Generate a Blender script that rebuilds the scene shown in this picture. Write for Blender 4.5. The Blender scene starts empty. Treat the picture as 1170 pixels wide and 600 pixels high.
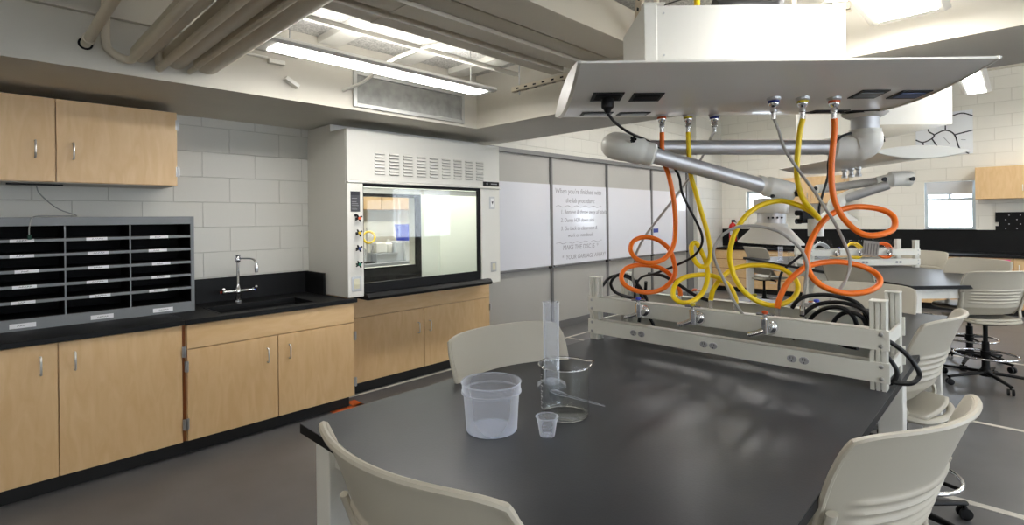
import bpy, bmesh, math, random
from mathutils import Vector, Matrix
random.seed(7)
S=bpy.context.scene
COL=S.collection
PI=math.pi
# ------------------------------------------------------------------ camera model (metres, room axes)
F=600.;CX=585.;CY=250.;H=1.555;ROLL=math.atan(14/1198.);TH=math.atan(583/600.)
sT,cT=math.sin(TH),math.cos(TH)
def atd(px,py,D):
    u=px-CX;v=py-CY
    r=u*math.cos(ROLL)-v*math.sin(ROLL); d=u*math.sin(ROLL)+v*math.cos(ROLL)
    a=r/F;b=-d/F
    return Vector(((-sT+a*cT)*D,(cT+a*sT)*D,H+b*D))
def ld(l,d,z): return Vector((-sT*d+cT*l,cT*d+sT*l,z))   # lateral, depth, height
# ------------------------------------------------------------------ materials
MATS={}
def mat(name,col,rough=.5,metal=0,spec=.5,bump=0,bscale=60,var=0,vscale=8,trans=0,ior=1.45,emit=0,alpha=1,coat=0):
    if name in MATS: return MATS[name]
    m=bpy.data.materials.new(name); m.use_nodes=True; n=m.node_tree.nodes; l=m.node_tree.links
    b=n['Principled BSDF']
    b.inputs['Base Color'].default_value=(*col,1); b.inputs['Roughness'].default_value=rough
    b.inputs['Metallic'].default_value=metal; b.inputs['Specular IOR Level'].default_value=spec
    b.inputs['Transmission Weight'].default_value=trans; b.inputs['IOR'].default_value=ior
    b.inputs['Alpha'].default_value=alpha; b.inputs['Coat Weight'].default_value=coat
    if emit: b.inputs['Emission Color'].default_value=(*col,1); b.inputs['Emission Strength'].default_value=emit
    tc=n.new('ShaderNodeTexCoord')
    if bump:
        t=n.new('ShaderNodeTexNoise'); t.inputs['Scale'].default_value=bscale; t.inputs['Detail'].default_value=4
        l.new(tc.outputs['Object'],t.inputs['Vector'])
        bp=n.new('ShaderNodeBump'); bp.inputs['Strength'].default_value=bump; bp.inputs['Distance'].default_value=.01
        l.new(t.outputs['Fac'],bp.inputs['Height']); l.new(bp.outputs['Normal'],b.inputs['Normal'])
    if var:
        t=n.new('ShaderNodeTexNoise'); t.inputs['Scale'].default_value=vscale; t.inputs['Detail'].default_value=5
        l.new(tc.outputs['Object'],t.inputs['Vector'])
        cr=n.new('ShaderNodeValToRGB'); cr.color_ramp.elements[0].position=.3; cr.color_ramp.elements[1].position=.7
        cr.color_ramp.elements[0].color=(*[max(0,c*(1-var)) for c in col],1); cr.color_ramp.elements[1].color=(*[min(1,c*(1+var)) for c in col],1)
        l.new(t.outputs['Fac'],cr.inputs['Fac']); l.new(cr.outputs['Color'],b.inputs['Base Color'])
    MATS[name]=m; return m
def wood(name,c1,c2,axis='Z'):
    m=bpy.data.materials.new(name); m.use_nodes=True; n=m.node_tree.nodes; l=m.node_tree.links; b=n['Principled BSDF']
    b.inputs['Roughness'].default_value=.38
    tc=n.new('ShaderNodeTexCoord'); mp=n.new('ShaderNodeMapping')
    sc={'Z':(5,5,1.1),'X':(1.1,5,5),'Y':(5,1.1,5)}[axis]; mp.inputs['Scale'].default_value=sc
    l.new(tc.outputs['Object'],mp.inputs['Vector'])
    t=n.new('ShaderNodeTexNoise'); t.inputs['Scale'].default_value=3.5; t.inputs['Detail'].default_value=8; t.inputs['Distortion'].default_value=1.2
    l.new(mp.outputs['Vector'],t.inputs['Vector'])
    cr=n.new('ShaderNodeValToRGB'); cr.color_ramp.elements[0].position=.32; cr.color_ramp.elements[1].position=.68
    cr.color_ramp.elements[0].color=(*c1,1); cr.color_ramp.elements[1].color=(*c2,1)
    l.new(t.outputs['Fac'],cr.inputs['Fac']); l.new(cr.outputs['Color'],b.inputs['Base Color'])
    return m
def blocks(name,col,mort,plane,zoff,uoff):
    m=bpy.data.materials.new(name); m.use_nodes=True; n=m.node_tree.nodes; l=m.node_tree.links; b=n['Principled BSDF']
    b.inputs['Roughness'].default_value=.55
    tc=n.new('ShaderNodeTexCoord'); sp=n.new('ShaderNodeSeparateXYZ'); l.new(tc.outputs['Object'],sp.inputs[0])
    cb=n.new('ShaderNodeCombineXYZ')
    a1=n.new('ShaderNodeMath'); a1.operation='SUBTRACT'; a1.inputs[1].default_value=uoff; l.new(sp.outputs['Y' if plane=='X' else 'X'],a1.inputs[0])
    a2=n.new('ShaderNodeMath'); a2.operation='SUBTRACT'; a2.inputs[1].default_value=zoff; l.new(sp.outputs['Z'],a2.inputs[0])
    l.new(a1.outputs[0],cb.inputs[0]); l.new(a2.outputs[0],cb.inputs[1])
    br=n.new('ShaderNodeTexBrick'); br.inputs['Scale'].default_value=1; br.inputs['Brick Width'].default_value=.4064; br.inputs['Row Height'].default_value=.2032
    br.inputs['Mortar Size'].default_value=.0045; br.inputs['Mortar Smooth'].default_value=.6; br.offset=.5
    br.inputs['Color1'].default_value=(*col,1); br.inputs['Color2'].default_value=(*[c*.985 for c in col],1); br.inputs['Mortar'].default_value=(*mort,1)
    l.new(cb.outputs[0],br.inputs['Vector']); l.new(br.outputs['Color'],b.inputs['Base Color'])
    t=n.new('ShaderNodeTexNoise'); t.inputs['Scale'].default_value=90; t.inputs['Detail'].default_value=4; l.new(tc.outputs['Object'],t.inputs['Vector'])
    mx=n.new('ShaderNodeMath'); mx.operation='MULTIPLY_ADD'; mx.inputs[1].default_value=.12; l.new(t.outputs['Fac'],mx.inputs[0])
    iv=n.new('ShaderNodeMath'); iv.operation='SUBTRACT'; iv.inputs[0].default_value=1; l.new(br.outputs['Fac'],iv.inputs[1]); l.new(iv.outputs[0],mx.inputs[2])
    bp=n.new('ShaderNodeBump'); bp.inputs['Strength'].default_value=.55; bp.inputs['Distance'].default_value=.008
    l.new(mx.outputs[0],bp.inputs['Height']); l.new(bp.outputs['Normal'],b.inputs['Normal'])
    return m
def s2l(r,g,b):
    f=lambda c:(c/255/12.92) if c/255<=.04045 else ((c/255+.055)/1.055)**2.4
    return (f(r),f(g),f(b))
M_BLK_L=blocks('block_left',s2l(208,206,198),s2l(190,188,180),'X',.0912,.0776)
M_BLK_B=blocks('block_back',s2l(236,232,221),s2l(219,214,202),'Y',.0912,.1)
M_PAINT=mat('cream_paint',s2l(216,212,198),.6,bump=.05,bscale=40)
M_SOFF=mat('soffit_paint',s2l(206,201,189),.6,bump=.06,bscale=30,var=.03,vscale=3)
M_PIPE=mat('pipe_paint',s2l(218,208,188),.5,var=.03,vscale=5)
M_BEAM=mat('beam_paint',s2l(206,199,184),.6)
M_TILE=None
M_WOOD=wood('maple_v',s2l(214,177,128),s2l(223,189,142))
M_WOODX=wood('maple_h',s2l(214,177,128),s2l(223,189,142),'Y')
M_WOODD=mat('wood_edge',s2l(150,88,42),.5)
M_EPOXY=mat('black_epoxy',(.0045,.0047,.0052),.5,spec=.28,var=.15,vscale=6)
M_TABLE=mat('table_epoxy',(.023,.025,.031),.36,spec=.38,bump=.03,bscale=160,var=.16,vscale=5)
M_TEDGE=mat('table_edge',(.004,.004,.0045),.5,spec=.3)
M_BLACK=mat('black_plastic',(.004,.004,.0045),.45,spec=.25)
M_RUB=mat('black_rubber',(.006,.006,.007),.4,spec=.4)
M_KICK=mat('black_kick',(.008,.008,.008),.5)
M_WHITE=mat('white_powder',s2l(226,224,216),.38,bump=.02,bscale=300)
M_RACKW=mat('rack_white',s2l(226,225,216),.4)
M_HOOD=mat('hood_white',s2l(224,222,214),.4)
M_WING=mat('wing_white',s2l(234,231,224),.28,coat=.3)
M_CHAIR=mat('chair_plastic',s2l(186,180,165),.42,bump=.03,bscale=400)
M_CHROME=mat('chrome',(.8,.8,.82),.12,metal=1)
M_STEEL=mat('brushed_steel',(.55,.55,.55),.32,metal=1)
M_HAND=mat('satin_handle',(.72,.72,.72),.3,metal=.85)
M_ALU=mat('aluminium',(.60,.60,.61),.46,metal=.75)
M_BRAID=mat('braided_steel',(.45,.43,.40),.4,metal=.7,bump=.5,bscale=900)
M_GREY=mat('grey_metal',s2l(122,125,128),.45)
M_DARK=mat('pigeon_dark',(.005,.005,.0055),.7,spec=.2)
M_PANEL=mat('wall_panel_grey',s2l(170,168,163),.5,var=.02,vscale=2)
M_STRIP=mat('strip_grey',s2l(118,118,119),.4,metal=.3)
M_BOARD=mat('whiteboard',s2l(214,215,222),.12,coat=.2)
M_INK=mat('marker_ink',s2l(138,137,144),.6)
M_YEL=mat('hose_yellow',s2l(252,216,22),.32,bump=.05,bscale=200)
M_ORG=mat('hose_orange',s2l(252,122,26),.32,bump=.05,bscale=200)
M_LABEL=mat('label_white',s2l(235,235,238),.5)
M_TXT=mat('label_ink',(.03,.03,.04),.7)
M_TAPE=mat('white_tape',s2l(205,200,190),.5,var=.08,vscale=30)
M_OTAPE=mat('orange_tape',s2l(205,95,40),.5)
M_RED=mat('red_paint',s2l(190,25,20),.35)
M_PINK=mat('pink_paper',s2l(255,90,165),.6)
M_BLUE=mat('blue_plastic',s2l(60,80,205),.4)
M_CLEARP=mat('clear_plastic',(.93,.95,1),.12,trans=.85,ior=1.3)
M_GLASS=mat('glass',(1,1,1),.0,trans=1,ior=1.47)
M_TUB=None
M_WINFR=mat('window_frame',s2l(190,200,205),.4)
M_SHADE=mat('roller_shade',s2l(215,217,220),.7)
M_DIFF=mat('lamp_diffuser',(1,.975,.94),.5,emit=26)
M_DIM=mat('lamp_diffuser_soft',(1,.975,.94),.5,emit=10)
M_UP=mat('lamp_upper_diffuser',(1,.98,.95),.5,emit=11)
M_DUCTG=mat('grille_grey',s2l(150,150,146),.6,var=.18,vscale=14)
M_OUT=mat('outlet_grey',s2l(165,165,168),.45)
M_IVORY=mat('outlet_ivory',s2l(214,208,180),.4)
def milky():
    m=bpy.data.materials.new('milky_plastic'); m.use_nodes=True; n=m.node_tree.nodes; l=m.node_tree.links
    b=n['Principled BSDF']; b.inputs['Base Color'].default_value=(.90,.93,1,1); b.inputs['Roughness'].default_value=.25
    b.inputs['Specular IOR Level'].default_value=.5
    tr=n.new('ShaderNodeBsdfTransparent'); tr.inputs[0].default_value=(.93,.95,1,1); tl=n.new('ShaderNodeBsdfTranslucent'); tl.inputs[0].default_value=(.9,.93,1,1)
    m1=n.new('ShaderNodeMixShader'); m1.inputs[0].default_value=.35; l.new(b.outputs[0],m1.inputs[1]); l.new(tl.outputs[0],m1.inputs[2])
    ge=n.new('ShaderNodeNewGeometry'); dt=n.new('ShaderNodeVectorMath'); dt.operation='DOT_PRODUCT'; l.new(ge.outputs['Normal'],dt.inputs[0]); l.new(ge.outputs['Incoming'],dt.inputs[1])
    ab=n.new('ShaderNodeMath'); ab.operation='ABSOLUTE'; l.new(dt.outputs['Value'],ab.inputs[0]); fr=n.new('ShaderNodeMath'); fr.operation='SUBTRACT'; fr.inputs[0].default_value=1; l.new(ab.outputs[0],fr.inputs[1])
    mr=n.new('ShaderNodeMapRange'); mr.inputs['To Min'].default_value=.20; mr.inputs['To Max'].default_value=.85; pw=n.new('ShaderNodeMath'); pw.operation='POWER'; pw.inputs[1].default_value=2.2; l.new(fr.outputs[0],pw.inputs[0]); l.new(pw.outputs[0],mr.inputs['Value'])
    m2=n.new('ShaderNodeMixShader'); l.new(mr.outputs[0],m2.inputs[0]); l.new(tr.outputs[0],m2.inputs[1]); l.new(m1.outputs[0],m2.inputs[2])
    l.new(m2.outputs[0],n['Material Output'].inputs['Surface']); return m
M_TUB=milky()
def thinglass(name,tint=(1,1,1),refl=.08,rough=.02):
    m=bpy.data.materials.new(name); m.use_nodes=True; n=m.node_tree.nodes; l=m.node_tree.links
    n.remove(n['Principled BSDF'])
    tr=n.new('ShaderNodeBsdfTransparent'); tr.inputs[0].default_value=(*tint,1)
    g=n.new('ShaderNodeBsdfGlossy'); g.inputs['Roughness'].default_value=rough
    lw=n.new('ShaderNodeLayerWeight'); lw.inputs[0].default_value=.5
    fr=n.new('ShaderNodeMath'); fr.operation='POWER'; fr.inputs[1].default_value=5; l.new(lw.outputs['Facing'],fr.inputs[0])
    ad=n.new('ShaderNodeMath'); ad.operation='MULTIPLY_ADD'; ad.inputs[1].default_value=.9; ad.inputs[2].default_value=.04+refl; ad.use_clamp=True; l.new(fr.outputs[0],ad.inputs[0])
    mx=n.new('ShaderNodeMixShader'); l.new(ad.outputs[0],mx.inputs[0]); l.new(tr.outputs[0],mx.inputs[1]); l.new(g.outputs[0],mx.inputs[2])
    l.new(mx.outputs[0],n['Material Output'].inputs['Surface']); return m
M_PANE=thinglass('window_pane',(.97,.98,1),.0)
M_SASH=thinglass('sash_glass',(.97,.98,.97),-.01)
M_BEAKER=thinglass('beaker_glass',(.97,.98,.975),.02,.01)
def tiles():
    m=bpy.data.materials.new('ceiling_tile'); m.use_nodes=True; n=m.node_tree.nodes; l=m.node_tree.links; b=n['Principled BSDF']
    b.inputs['Roughness'].default_value=.9
    tc=n.new('ShaderNodeTexCoord')
    br=n.new('ShaderNodeTexBrick'); br.offset=0; br.inputs['Scale'].default_value=1; br.inputs['Brick Width'].default_value=.61; br.inputs['Row Height'].default_value=.61
    br.inputs['Mortar Size'].default_value=.012; br.inputs['Mortar'].default_value=(.09,.09,.085,1)
    br.inputs['Color1'].default_value=(*s2l(205,203,198),1); br.inputs['Color2'].default_value=(*s2l(228,226,220),1); br.inputs['Bias'].default_value=0
    l.new(tc.outputs['Object'],br.inputs['Vector'])
    t=n.new('ShaderNodeTexNoise'); t.inputs['Scale'].default_value=85; t.inputs['Detail'].default_value=6; l.new(tc.outputs['Object'],t.inputs['Vector'])
    cr=n.new('ShaderNodeValToRGB'); cr.color_ramp.elements[0].position=.38; cr.color_ramp.elements[1].position=.6
    cr.color_ramp.elements[0].color=(.55,.55,.55,1); cr.color_ramp.elements[1].color=(1,1,1,1); l.new(t.outputs['Fac'],cr.inputs[0])
    mx=n.new('ShaderNodeMixRGB'); mx.blend_type='MULTIPLY'; mx.inputs[0].default_value=.9; l.new(br.outputs['Color'],mx.inputs[1]); l.new(cr.outputs['Color'],mx.inputs[2])
    l.new(mx.outputs[0],b.inputs['Base Color']); return m
M_TILE=tiles()
def floor_mat():
    m=bpy.data.materials.new('grey_resilient_floor'); m.use_nodes=True; n=m.node_tree.nodes; l=m.node_tree.links; b=n['Principled BSDF']
    tc=n.new('ShaderNodeTexCoord')
    t=n.new('ShaderNodeTexNoise'); t.inputs['Scale'].default_value=2.5; t.inputs['Detail'].default_value=6; l.new(tc.outputs['Object'],t.inputs['Vector'])
    cr=n.new('ShaderNodeValToRGB'); cr.color_ramp.elements[0].position=.3; cr.color_ramp.elements[1].position=.72
    cr.color_ramp.elements[0].color=(*s2l(86,85,86),1); cr.color_ramp.elements[1].color=(*s2l(99,98,99),1)
    l.new(t.outputs['Fac'],cr.inputs[0]); l.new(cr.outputs[0],b.inputs['Base Color'])
    t2=n.new('ShaderNodeTexNoise'); t2.inputs['Scale'].default_value=250; l.new(tc.outputs['Object'],t2.inputs['Vector'])
    bp=n.new('ShaderNodeBump'); bp.inputs['Strength'].default_value=.12; bp.inputs['Distance'].default_value=.002; l.new(t2.outputs['Fac'],bp.inputs['Height']); l.new(bp.outputs[0],b.inputs['Normal'])
    b.inputs['Roughness'].default_value=.36; return m
M_FLOOR=floor_mat()
# ------------------------------------------------------------------ mesh helpers
class MB:
    def __init__(s): s.v=[]; s.f=[]; s.sm=[]
    def add(s,vs,fs,smooth=False,mtx=None):
        o=len(s.v)
        for v in vs:
            v=Vector(v); s.v.append(mtx@v if mtx else v)
        for f in fs: s.f.append([i+o for i in f]); s.sm.append(smooth)
        return s
    def box(s,x0,x1,y0,y1,z0,z1,mtx=None):
        vs=[(x,y,z) for x in (x0,x1) for y in (y0,y1) for z in (z0,z1)]
        fs=[(0,1,3,2),(4,6,7,5),(0,4,5,1),(2,3,7,6),(0,2,6,4),(1,5,7,3)]
        return s.add(vs,fs,False,mtx)
    def prism(s,poly,z0,z1,mtx=None):
        n=len(poly); vs=[(p[0],p[1],z0) for p in poly]+[(p[0],p[1],z1) for p in poly]
        fs=[list(range(n))[::-1],list(range(n,2*n))]+[(i,(i+1)%n,(i+1)%n+n,i+n) for i in range(n)]
        return s.add(vs,fs,False,mtx)
    def tube(s,pts,r,n=10,caps=True,flat=None):
        pts=[Vector(p) for p in pts]; rs=r if isinstance(r,(list,tuple)) else [r]*len(pts)
        t0=(pts[1]-pts[0]).normalized(); up=Vector((0,0,1)) if abs(t0.z)<.9 else Vector((1,0,0))
        nrm=t0.cross(up).normalized(); vs=[];fs=[]
        for i,p in enumerate(pts):
            if i==0: t=t0
            elif i==len(pts)-1: t=(pts[i]-pts[i-1]).normalized()
            else:
                t=(pts[i+1]-pts[i-1])
                t=t.normalized() if t.length>1e-9 else t0
            nrm=(nrm-t*nrm.dot(t)).normalized(); b=t.cross(nrm)
            k=flat or 1
            for j in range(n):
                a=2*PI*j/n; vs.append(p+(nrm*math.cos(a)+b*math.sin(a)*k)*rs[i])
        for i in range(len(pts)-1):
            for j in range(n): fs.append((i*n+j,i*n+(j+1)%n,(i+1)*n+(j+1)%n,(i+1)*n+j))
        if caps: fs.append(list(range(n))[::-1]); fs.append([(len(pts)-1)*n+j for j in range(n)])
        return s.add(vs,fs,True)
    def ring(s,c,R,r,n=36,m=8,mtx=None):
        vs=[];fs=[]
        for i in range(n):
            a=2*PI*i/n
            for j in range(m):
                b=2*PI*j/m; vs.append((c[0]+(R+r*math.cos(b))*math.cos(a),c[1]+(R+r*math.cos(b))*math.sin(a),c[2]+r*math.sin(b)))
        for i in range(n):
            for j in range(m): fs.append((i*m+j,((i+1)%n)*m+j,((i+1)%n)*m+(j+1)%m,i*m+(j+1)%m))
        return s.add(vs,fs,True,mtx)
    def lathe(s,prof,n=32,mtx=None,caps=True):
        vs=[];fs=[]
        for (r,z) in prof:
            for j in range(n): a=2*PI*j/n; vs.append((r*math.cos(a),r*math.sin(a),z))
        for i in range(len(prof)-1):
            for j in range(n): fs.append((i*n+j,i*n+(j+1)%n,(i+1)*n+(j+1)%n,(i+1)*n+j))
        if caps: fs.append(list(range(n))[::-1]); fs.append([(len(prof)-1)*n+j for j in range(n)])
        return s.add(vs,fs,True,mtx)
    def cyl(s,p0,p1,r,n=20):
        return s.tube([p0,p1],r,n)
    def build(s,name,m,parent=None,bevel=0,seg=2,solid=0,subsurf=0,auto=True,loc=None):
        me=bpy.data.meshes.new(name); me.from_pydata([tuple(v) for v in s.v],[],s.f)
        bm=bmesh.new(); bm.from_mesh(me); bmesh.ops.recalc_face_normals(bm,faces=bm.faces); bm.to_mesh(me); bm.free()
        for p,k in zip(me.polygons,s.sm): p.use_smooth=k
        me.materials.append(m)
        o=bpy.data.objects.new(name,me); COL.objects.link(o)
        if parent: o.parent=parent
        if loc: o.location=loc
        if auto and any(s.sm): 
            try: me.set_sharp_from_angle(angle=math.radians(40))
            except Exception: pass
        if solid:
            md=o.modifiers.new('solid','SOLIDIFY'); md.thickness=solid; md.offset=0
        if bevel:
            md=o.modifiers.new('bev','BEVEL'); md.width=bevel; md.segments=seg; md.limit_method='ANGLE'; md.angle_limit=math.radians(50)
        if subsurf:
            md=o.modifiers.new('ss','SUBSURF'); md.levels=subsurf; md.render_levels=subsurf
        return o
def tag(o,label=None,cat=None,group=None,kind=None):
    if label: o['label']=label
    if cat: o['category']=cat
    if group: o['group']=group
    if kind: o['kind']=kind
    return o
def thing(name,label,cat,loc=(0,0,0),rz=0,group=None):
    o=bpy.data.objects.new(name,None); COL.objects.link(o); o.location=loc; o.rotation_euler=(0,0,rz); o.empty_display_size=.1
    return tag(o,label,cat,group)
def struct(o): o['kind']='structure'; return o
def dup(root,loc,rz,label,group=None,skip=()):
    r=root.copy(); COL.objects.link(r); r.location=loc; r.rotation_euler=(0,0,rz); r['label']=label
    if group: r['group']=group
    for ch in [o for o in root.children]:
        c=ch.copy(); COL.objects.link(c); c.parent=r
        for g in ch.children:
            d=g.copy(); COL.objects.link(d); d.parent=c
    return r
def B(*a,mtx=None): return MB().box(*a,mtx=mtx)
def spline(pts,k=8):
    pts=[Vector(p) for p in pts]; out=[]
    P=[pts[0]*2-pts[1]]+pts+[pts[-1]*2-pts[-2]]
    for i in range(1,len(P)-2):
        for j in range(k):
            t=j/k; a,b,c,d=P[i-1],P[i],P[i+1],P[i+2]
            out.append(.5*((2*b)+(-a+c)*t+(2*a-5*b+4*c-d)*t*t+(-a+3*b-3*c+d)*t**3))
    out.append(pts[-1]); return out
def rot_to(d,origin=(0,0,0)):
    q=Vector((0,0,1)).rotation_difference(Vector(d).normalized()); return Matrix.Translation(origin)@q.to_matrix().to_4x4()
def text_mb(txt,size,mtx,th=.0004,shear=0):
    cu=bpy.data.curves.new('t','FONT'); cu.body=txt; cu.size=size; cu.shear=shear; cu.extrude=th
    ob=bpy.data.objects.new('t',cu); COL.objects.link(ob)
    dg=bpy.context.evaluated_depsgraph_get(); me=bpy.data.meshes.new_from_object(ob.evaluated_get(dg))
    mb=MB(); mb.add([tuple(v.co) for v in me.vertices],[list(p.vertices) for p in me.polygons],False,mtx)
    bpy.data.objects.remove(ob); bpy.data.curves.remove(cu); bpy.data.meshes.remove(me); return mb
# surface frames: text facing +X on the left wall: local x -> +Y, local y -> +Z
def face_px(x,y,z): return Matrix(((0,0,1,x),(1,0,0,y),(0,1,0,z),(0,0,0,1)))
def face_ny(x,y,z): return Matrix(((1,0,0,x),(0,0,-1,y),(0,1,0,z),(0,0,0,1)))   # faces -Y
exec_parts=[]
# ================================================================== ROOM SHELL
XW=-4.73; XR=4.6; YB=11.5; YN=-3.6; ZN=2.89; ZF=3.95
struct(B(-9.5,XR+.2,YN-.2,YB+.2,-.12,0).build('floor',M_FLOOR))
# left wall with the opening behind the hood
OY0,OY1,OZ0,OZ1=2.42,3.36,1.07,1.80
w=MB(); w.box(XW-.12,XW,YN-.2,OY0,0,4.0); w.box(XW-.12,XW,OY1,YB+.2,0,4.0); w.box(XW-.12,XW,OY0,OY1,0,OZ0); w.box(XW-.12,XW,OY0,OY1,OZ1,4.0)
struct(w.build('wall_left',M_BLK_L))
struct(B(XW,-4.6,9.98,10.62,0,3.95).build('wall_left_pier',M_BLK_L))
# back wall with two windows
WIN=[(-1.215,-.55,1.29,2.10),(-4.22,-3.56,1.66,2.08)]
w=MB(); xs=[XW,-4.22,-3.56,-1.215,-.55,XR]
w.box(XW-.12,-4.22,YB,YB+.2,0,4.05); w.box(-3.56,-1.215,YB,YB+.2,0,4.05); w.box(-.55,XR+.12,YB,YB+.2,0,4.05)
w.box(-1.215,-.55,YB,YB+.2,0,1.29); w.box(-1.215,-.55,YB,YB+.2,2.10,4.05)
w.box(-4.22,-3.56,YB,YB+.2,0,1.66); w.box(-4.22,-3.56,YB,YB+.2,2.08,4.05)
struct(w.build('wall_back',M_BLK_B))
# right wall with large windows (light source side)
w=MB(); RW=[(-1.6,.6),(1.6,3.8),(5.0,7.2),(8.2,10.4)]; y=YN-.2
for a,b in RW:
    w.box(XR,XR+.15,y,a,0,4.05); w.box(XR,XR+.15,a,b,0,1.0); w.box(XR,XR+.15,a,b,2.5,4.05); y=b
w.box(XR,XR+.15,y,YB+.2,0,4.05); struct(w.build('wall_right',M_PAINT))
struct(B(XW-.12,XR+.12,YN-.2,YN,0,4.05).build('wall_front',M_PAINT))
struct(B(XW-.12,XR+.12,YN-.2,4.14,ZN,ZN+.1).build('ceiling',M_TILE))
struct(B(XW-.12,XR+.12,4.0,YB+.2,ZF,ZF+.1).build('ceiling_far',M_PAINT))
struct(B(XW,-3.65,YN,4.14,2.40,ZN).build('trim_soffit_left',M_SOFF))
struct(B(-3.65,XR,3.30,4.14,2.40,ZF).build('trim_bulkhead',M_SOFF))
struct(B(XW,-3.65,4.06,4.14,ZN,ZF).build('trim_bulkhead_end',M_SOFF))
struct(B(XW,XW+.06,4.14,9.72,2.405,2.46).build('trim_panel_rail',M_STRIP))
struct(B(-3,XR,YB-.05,YB,3.86,3.9).build('trim_back_rail',M_BEAM))
def window(i,x0,x1,z0,z1,shade=None):
    m=MB(); t=.045; y0,y1=YB+.06,YB+.12
    m.box(x0,x0+t,y0,y1,z0,z1); m.box(x1-t,x1,y0,y1,z0,z1); m.box(x0+t,x1-t,y0,y1,z0,z0+t); m.box(x0+t,x1-t,y0,y1,z1-t,z1)
    if shade: 
        zz=z1-.26; m.box(x0+t,x1-t,y0,y1,zz-.06,zz-.02); m.box((x0+x1)/2-.02,(x0+x1)/2+.02,y0,y1,zz-.02,z1-t)
    f=struct(m.build('window_%d'%i,M_WINFR)); f.name='window_%d'%i
    g=B(x0+t,x1-t,YB+.085,YB+.09,z0+t,z1-t).build('pane',M_PANE,f)
    s=B(x0-.01,x1+.01,YB-.02,YB+.06,z0-.02,z0).build('window_sill',M_EPOXY,f)
    if shade:
        B(x0+.03,x1-.03,YB+.02,YB+.03,z1-.22,z1-.01).build('roller_shade',M_SHADE,f)
window(1,-1.215,-.55,1.29,2.10,True); window(2,-4.22,-3.56,1.66,2.08)
for k,(a,b) in enumerate(RW):
    m=MB(); x0,x1=XR+.04,XR+.09
    m.box(x0,x1,a,a+.06,1,2.5); m.box(x0,x1,b-.06,b,1,2.5); m.box(x0,x1,(a+b)/2-.03,(a+b)/2+.03,1,2.5); m.box(x0,x1,a,b,1,1.06); m.box(x0,x1,a,b,2.44,2.5)
    f=struct(m.build('window_%d'%(k+3),M_WINFR)); B(XR+.06,XR+.065,a+.06,b-.06,1.06,2.44).build('pane',M_PANE,f)
# grey wall panels, strips and whiteboards on the left wall
struct(B(XW,XW+.02,3.95,9.72,.0,2.405).build('trim_panelling',M_PANEL))
st=[5.62,6.99,8.38]
m=MB()
for y in st: m.box(XW+.02,XW+.045,y-.022,y+.022,.0,2.405)
m.box(XW+.02,XW+.05,9.72,9.80,0,2.405); m.box(XW,XW+.05,9.80,9.98,0,2.46)
struct(m.build('trim_strips',M_STRIP))
struct(B(XW+.02,XW+.03,4.0,9.72,.0,.10).build('baseboard_left',M_STRIP))
edges=[(4.0,5.595),(5.645,6.965),(7.015,8.355),(8.405,9.70)]
wlab=['blank whiteboard directly beside the white fume hood','whiteboard with handwritten lab instructions in grey marker','blank whiteboard right of the handwritten one','last whiteboard before the block wall with blue notes at its edge']
for i,(a,b) in enumerate(edges):
    t=thing('whiteboard',wlab[i],'whiteboard',(XW+.02,a,.88),0,'whiteboards along the left wall')
    B(0,.012,.0,b-a,0.02,1.15).build('writing_surface',M_BOARD,t)
    B(0,.05,.0,b-a,-.01,.02).build('marker_tray',M_STRIP,t,bevel=.004)
    B(.05,.062,(b-a)-.09,(b-a)-.02,-.012,.02).build('tray_end',M_BLACK,t)
    if i==1:
        L=[("When you're finished with",.06,1.03,.105),("the lab procedure:",.30,.90,.095),("1. Remove & throw away all labels",.18,.74,.082),("2. Dump H20 down sink",.18,.62,.082),("3. Go back to classroom &",.18,.50,.082),("work on notebook",.34,.40,.08),("MAKE THE DISC IS  *",.22,.22,.095),("*  YOUR GARBAGE AWAY!",.20,.08,.09)]
        mb=MB()
        for s_,x,z,sz in L:
            q=text_mb(s_,sz,face_px(.0125,x,z),.0003,.15)
            mb.add(q.v,q.f)
        for z in (.845,.32):
            pts=[(.013,.08+k*.03,z+.012*math.sin(k*.9)) for k in range(38)]; mb.tube(pts,.003,4)
        mb.build('handwriting',M_INK,t)
    if i==3:
        B(.012,.016,.03,.20,.40,.47).build('blue_note',mat('note_blue',s2l(40,60,140),.6),t); B(.012,.016,.03,.18,.26,.29).build('blue_note',MATS['note_blue'],t)
# floor tape
for nm,bx in (('trim_1',(-4.275,-4.245,2.3,9.5)),('trim_2',(-4.245,-4.10,5.37,5.41)),('trim_3',(-1.5,XR,5.18,5.22)),('trim_4',(-.9,XR,3.70,3.75)),('trim_5',(-4.2,-3.9,7.1,7.14)),('trim_6',(-.6,XR,7.45,7.5)),('trim_7',(-4.245,-2.0,5.385,5.41))):
    struct(B(bx[0],bx[1],bx[2],bx[3],.0,.0025).build(nm,M_TAPE))
tp=MB(); tp.box(-4.05,-3.99,2.02,2.30,0,.003); tp.box(-4.16,-3.99,2.22,2.30,0,.003)
tag(tp.build('orange_floor_tape',M_OTAPE),'small orange tape corner mark on the floor at the sink cabinet end','tape')
struct(B(-4.02,-3.9,2.25,4.6,0,.002).build('trim_8',mat('floor_strip_dark',s2l(92,90,90),.4)))
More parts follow.
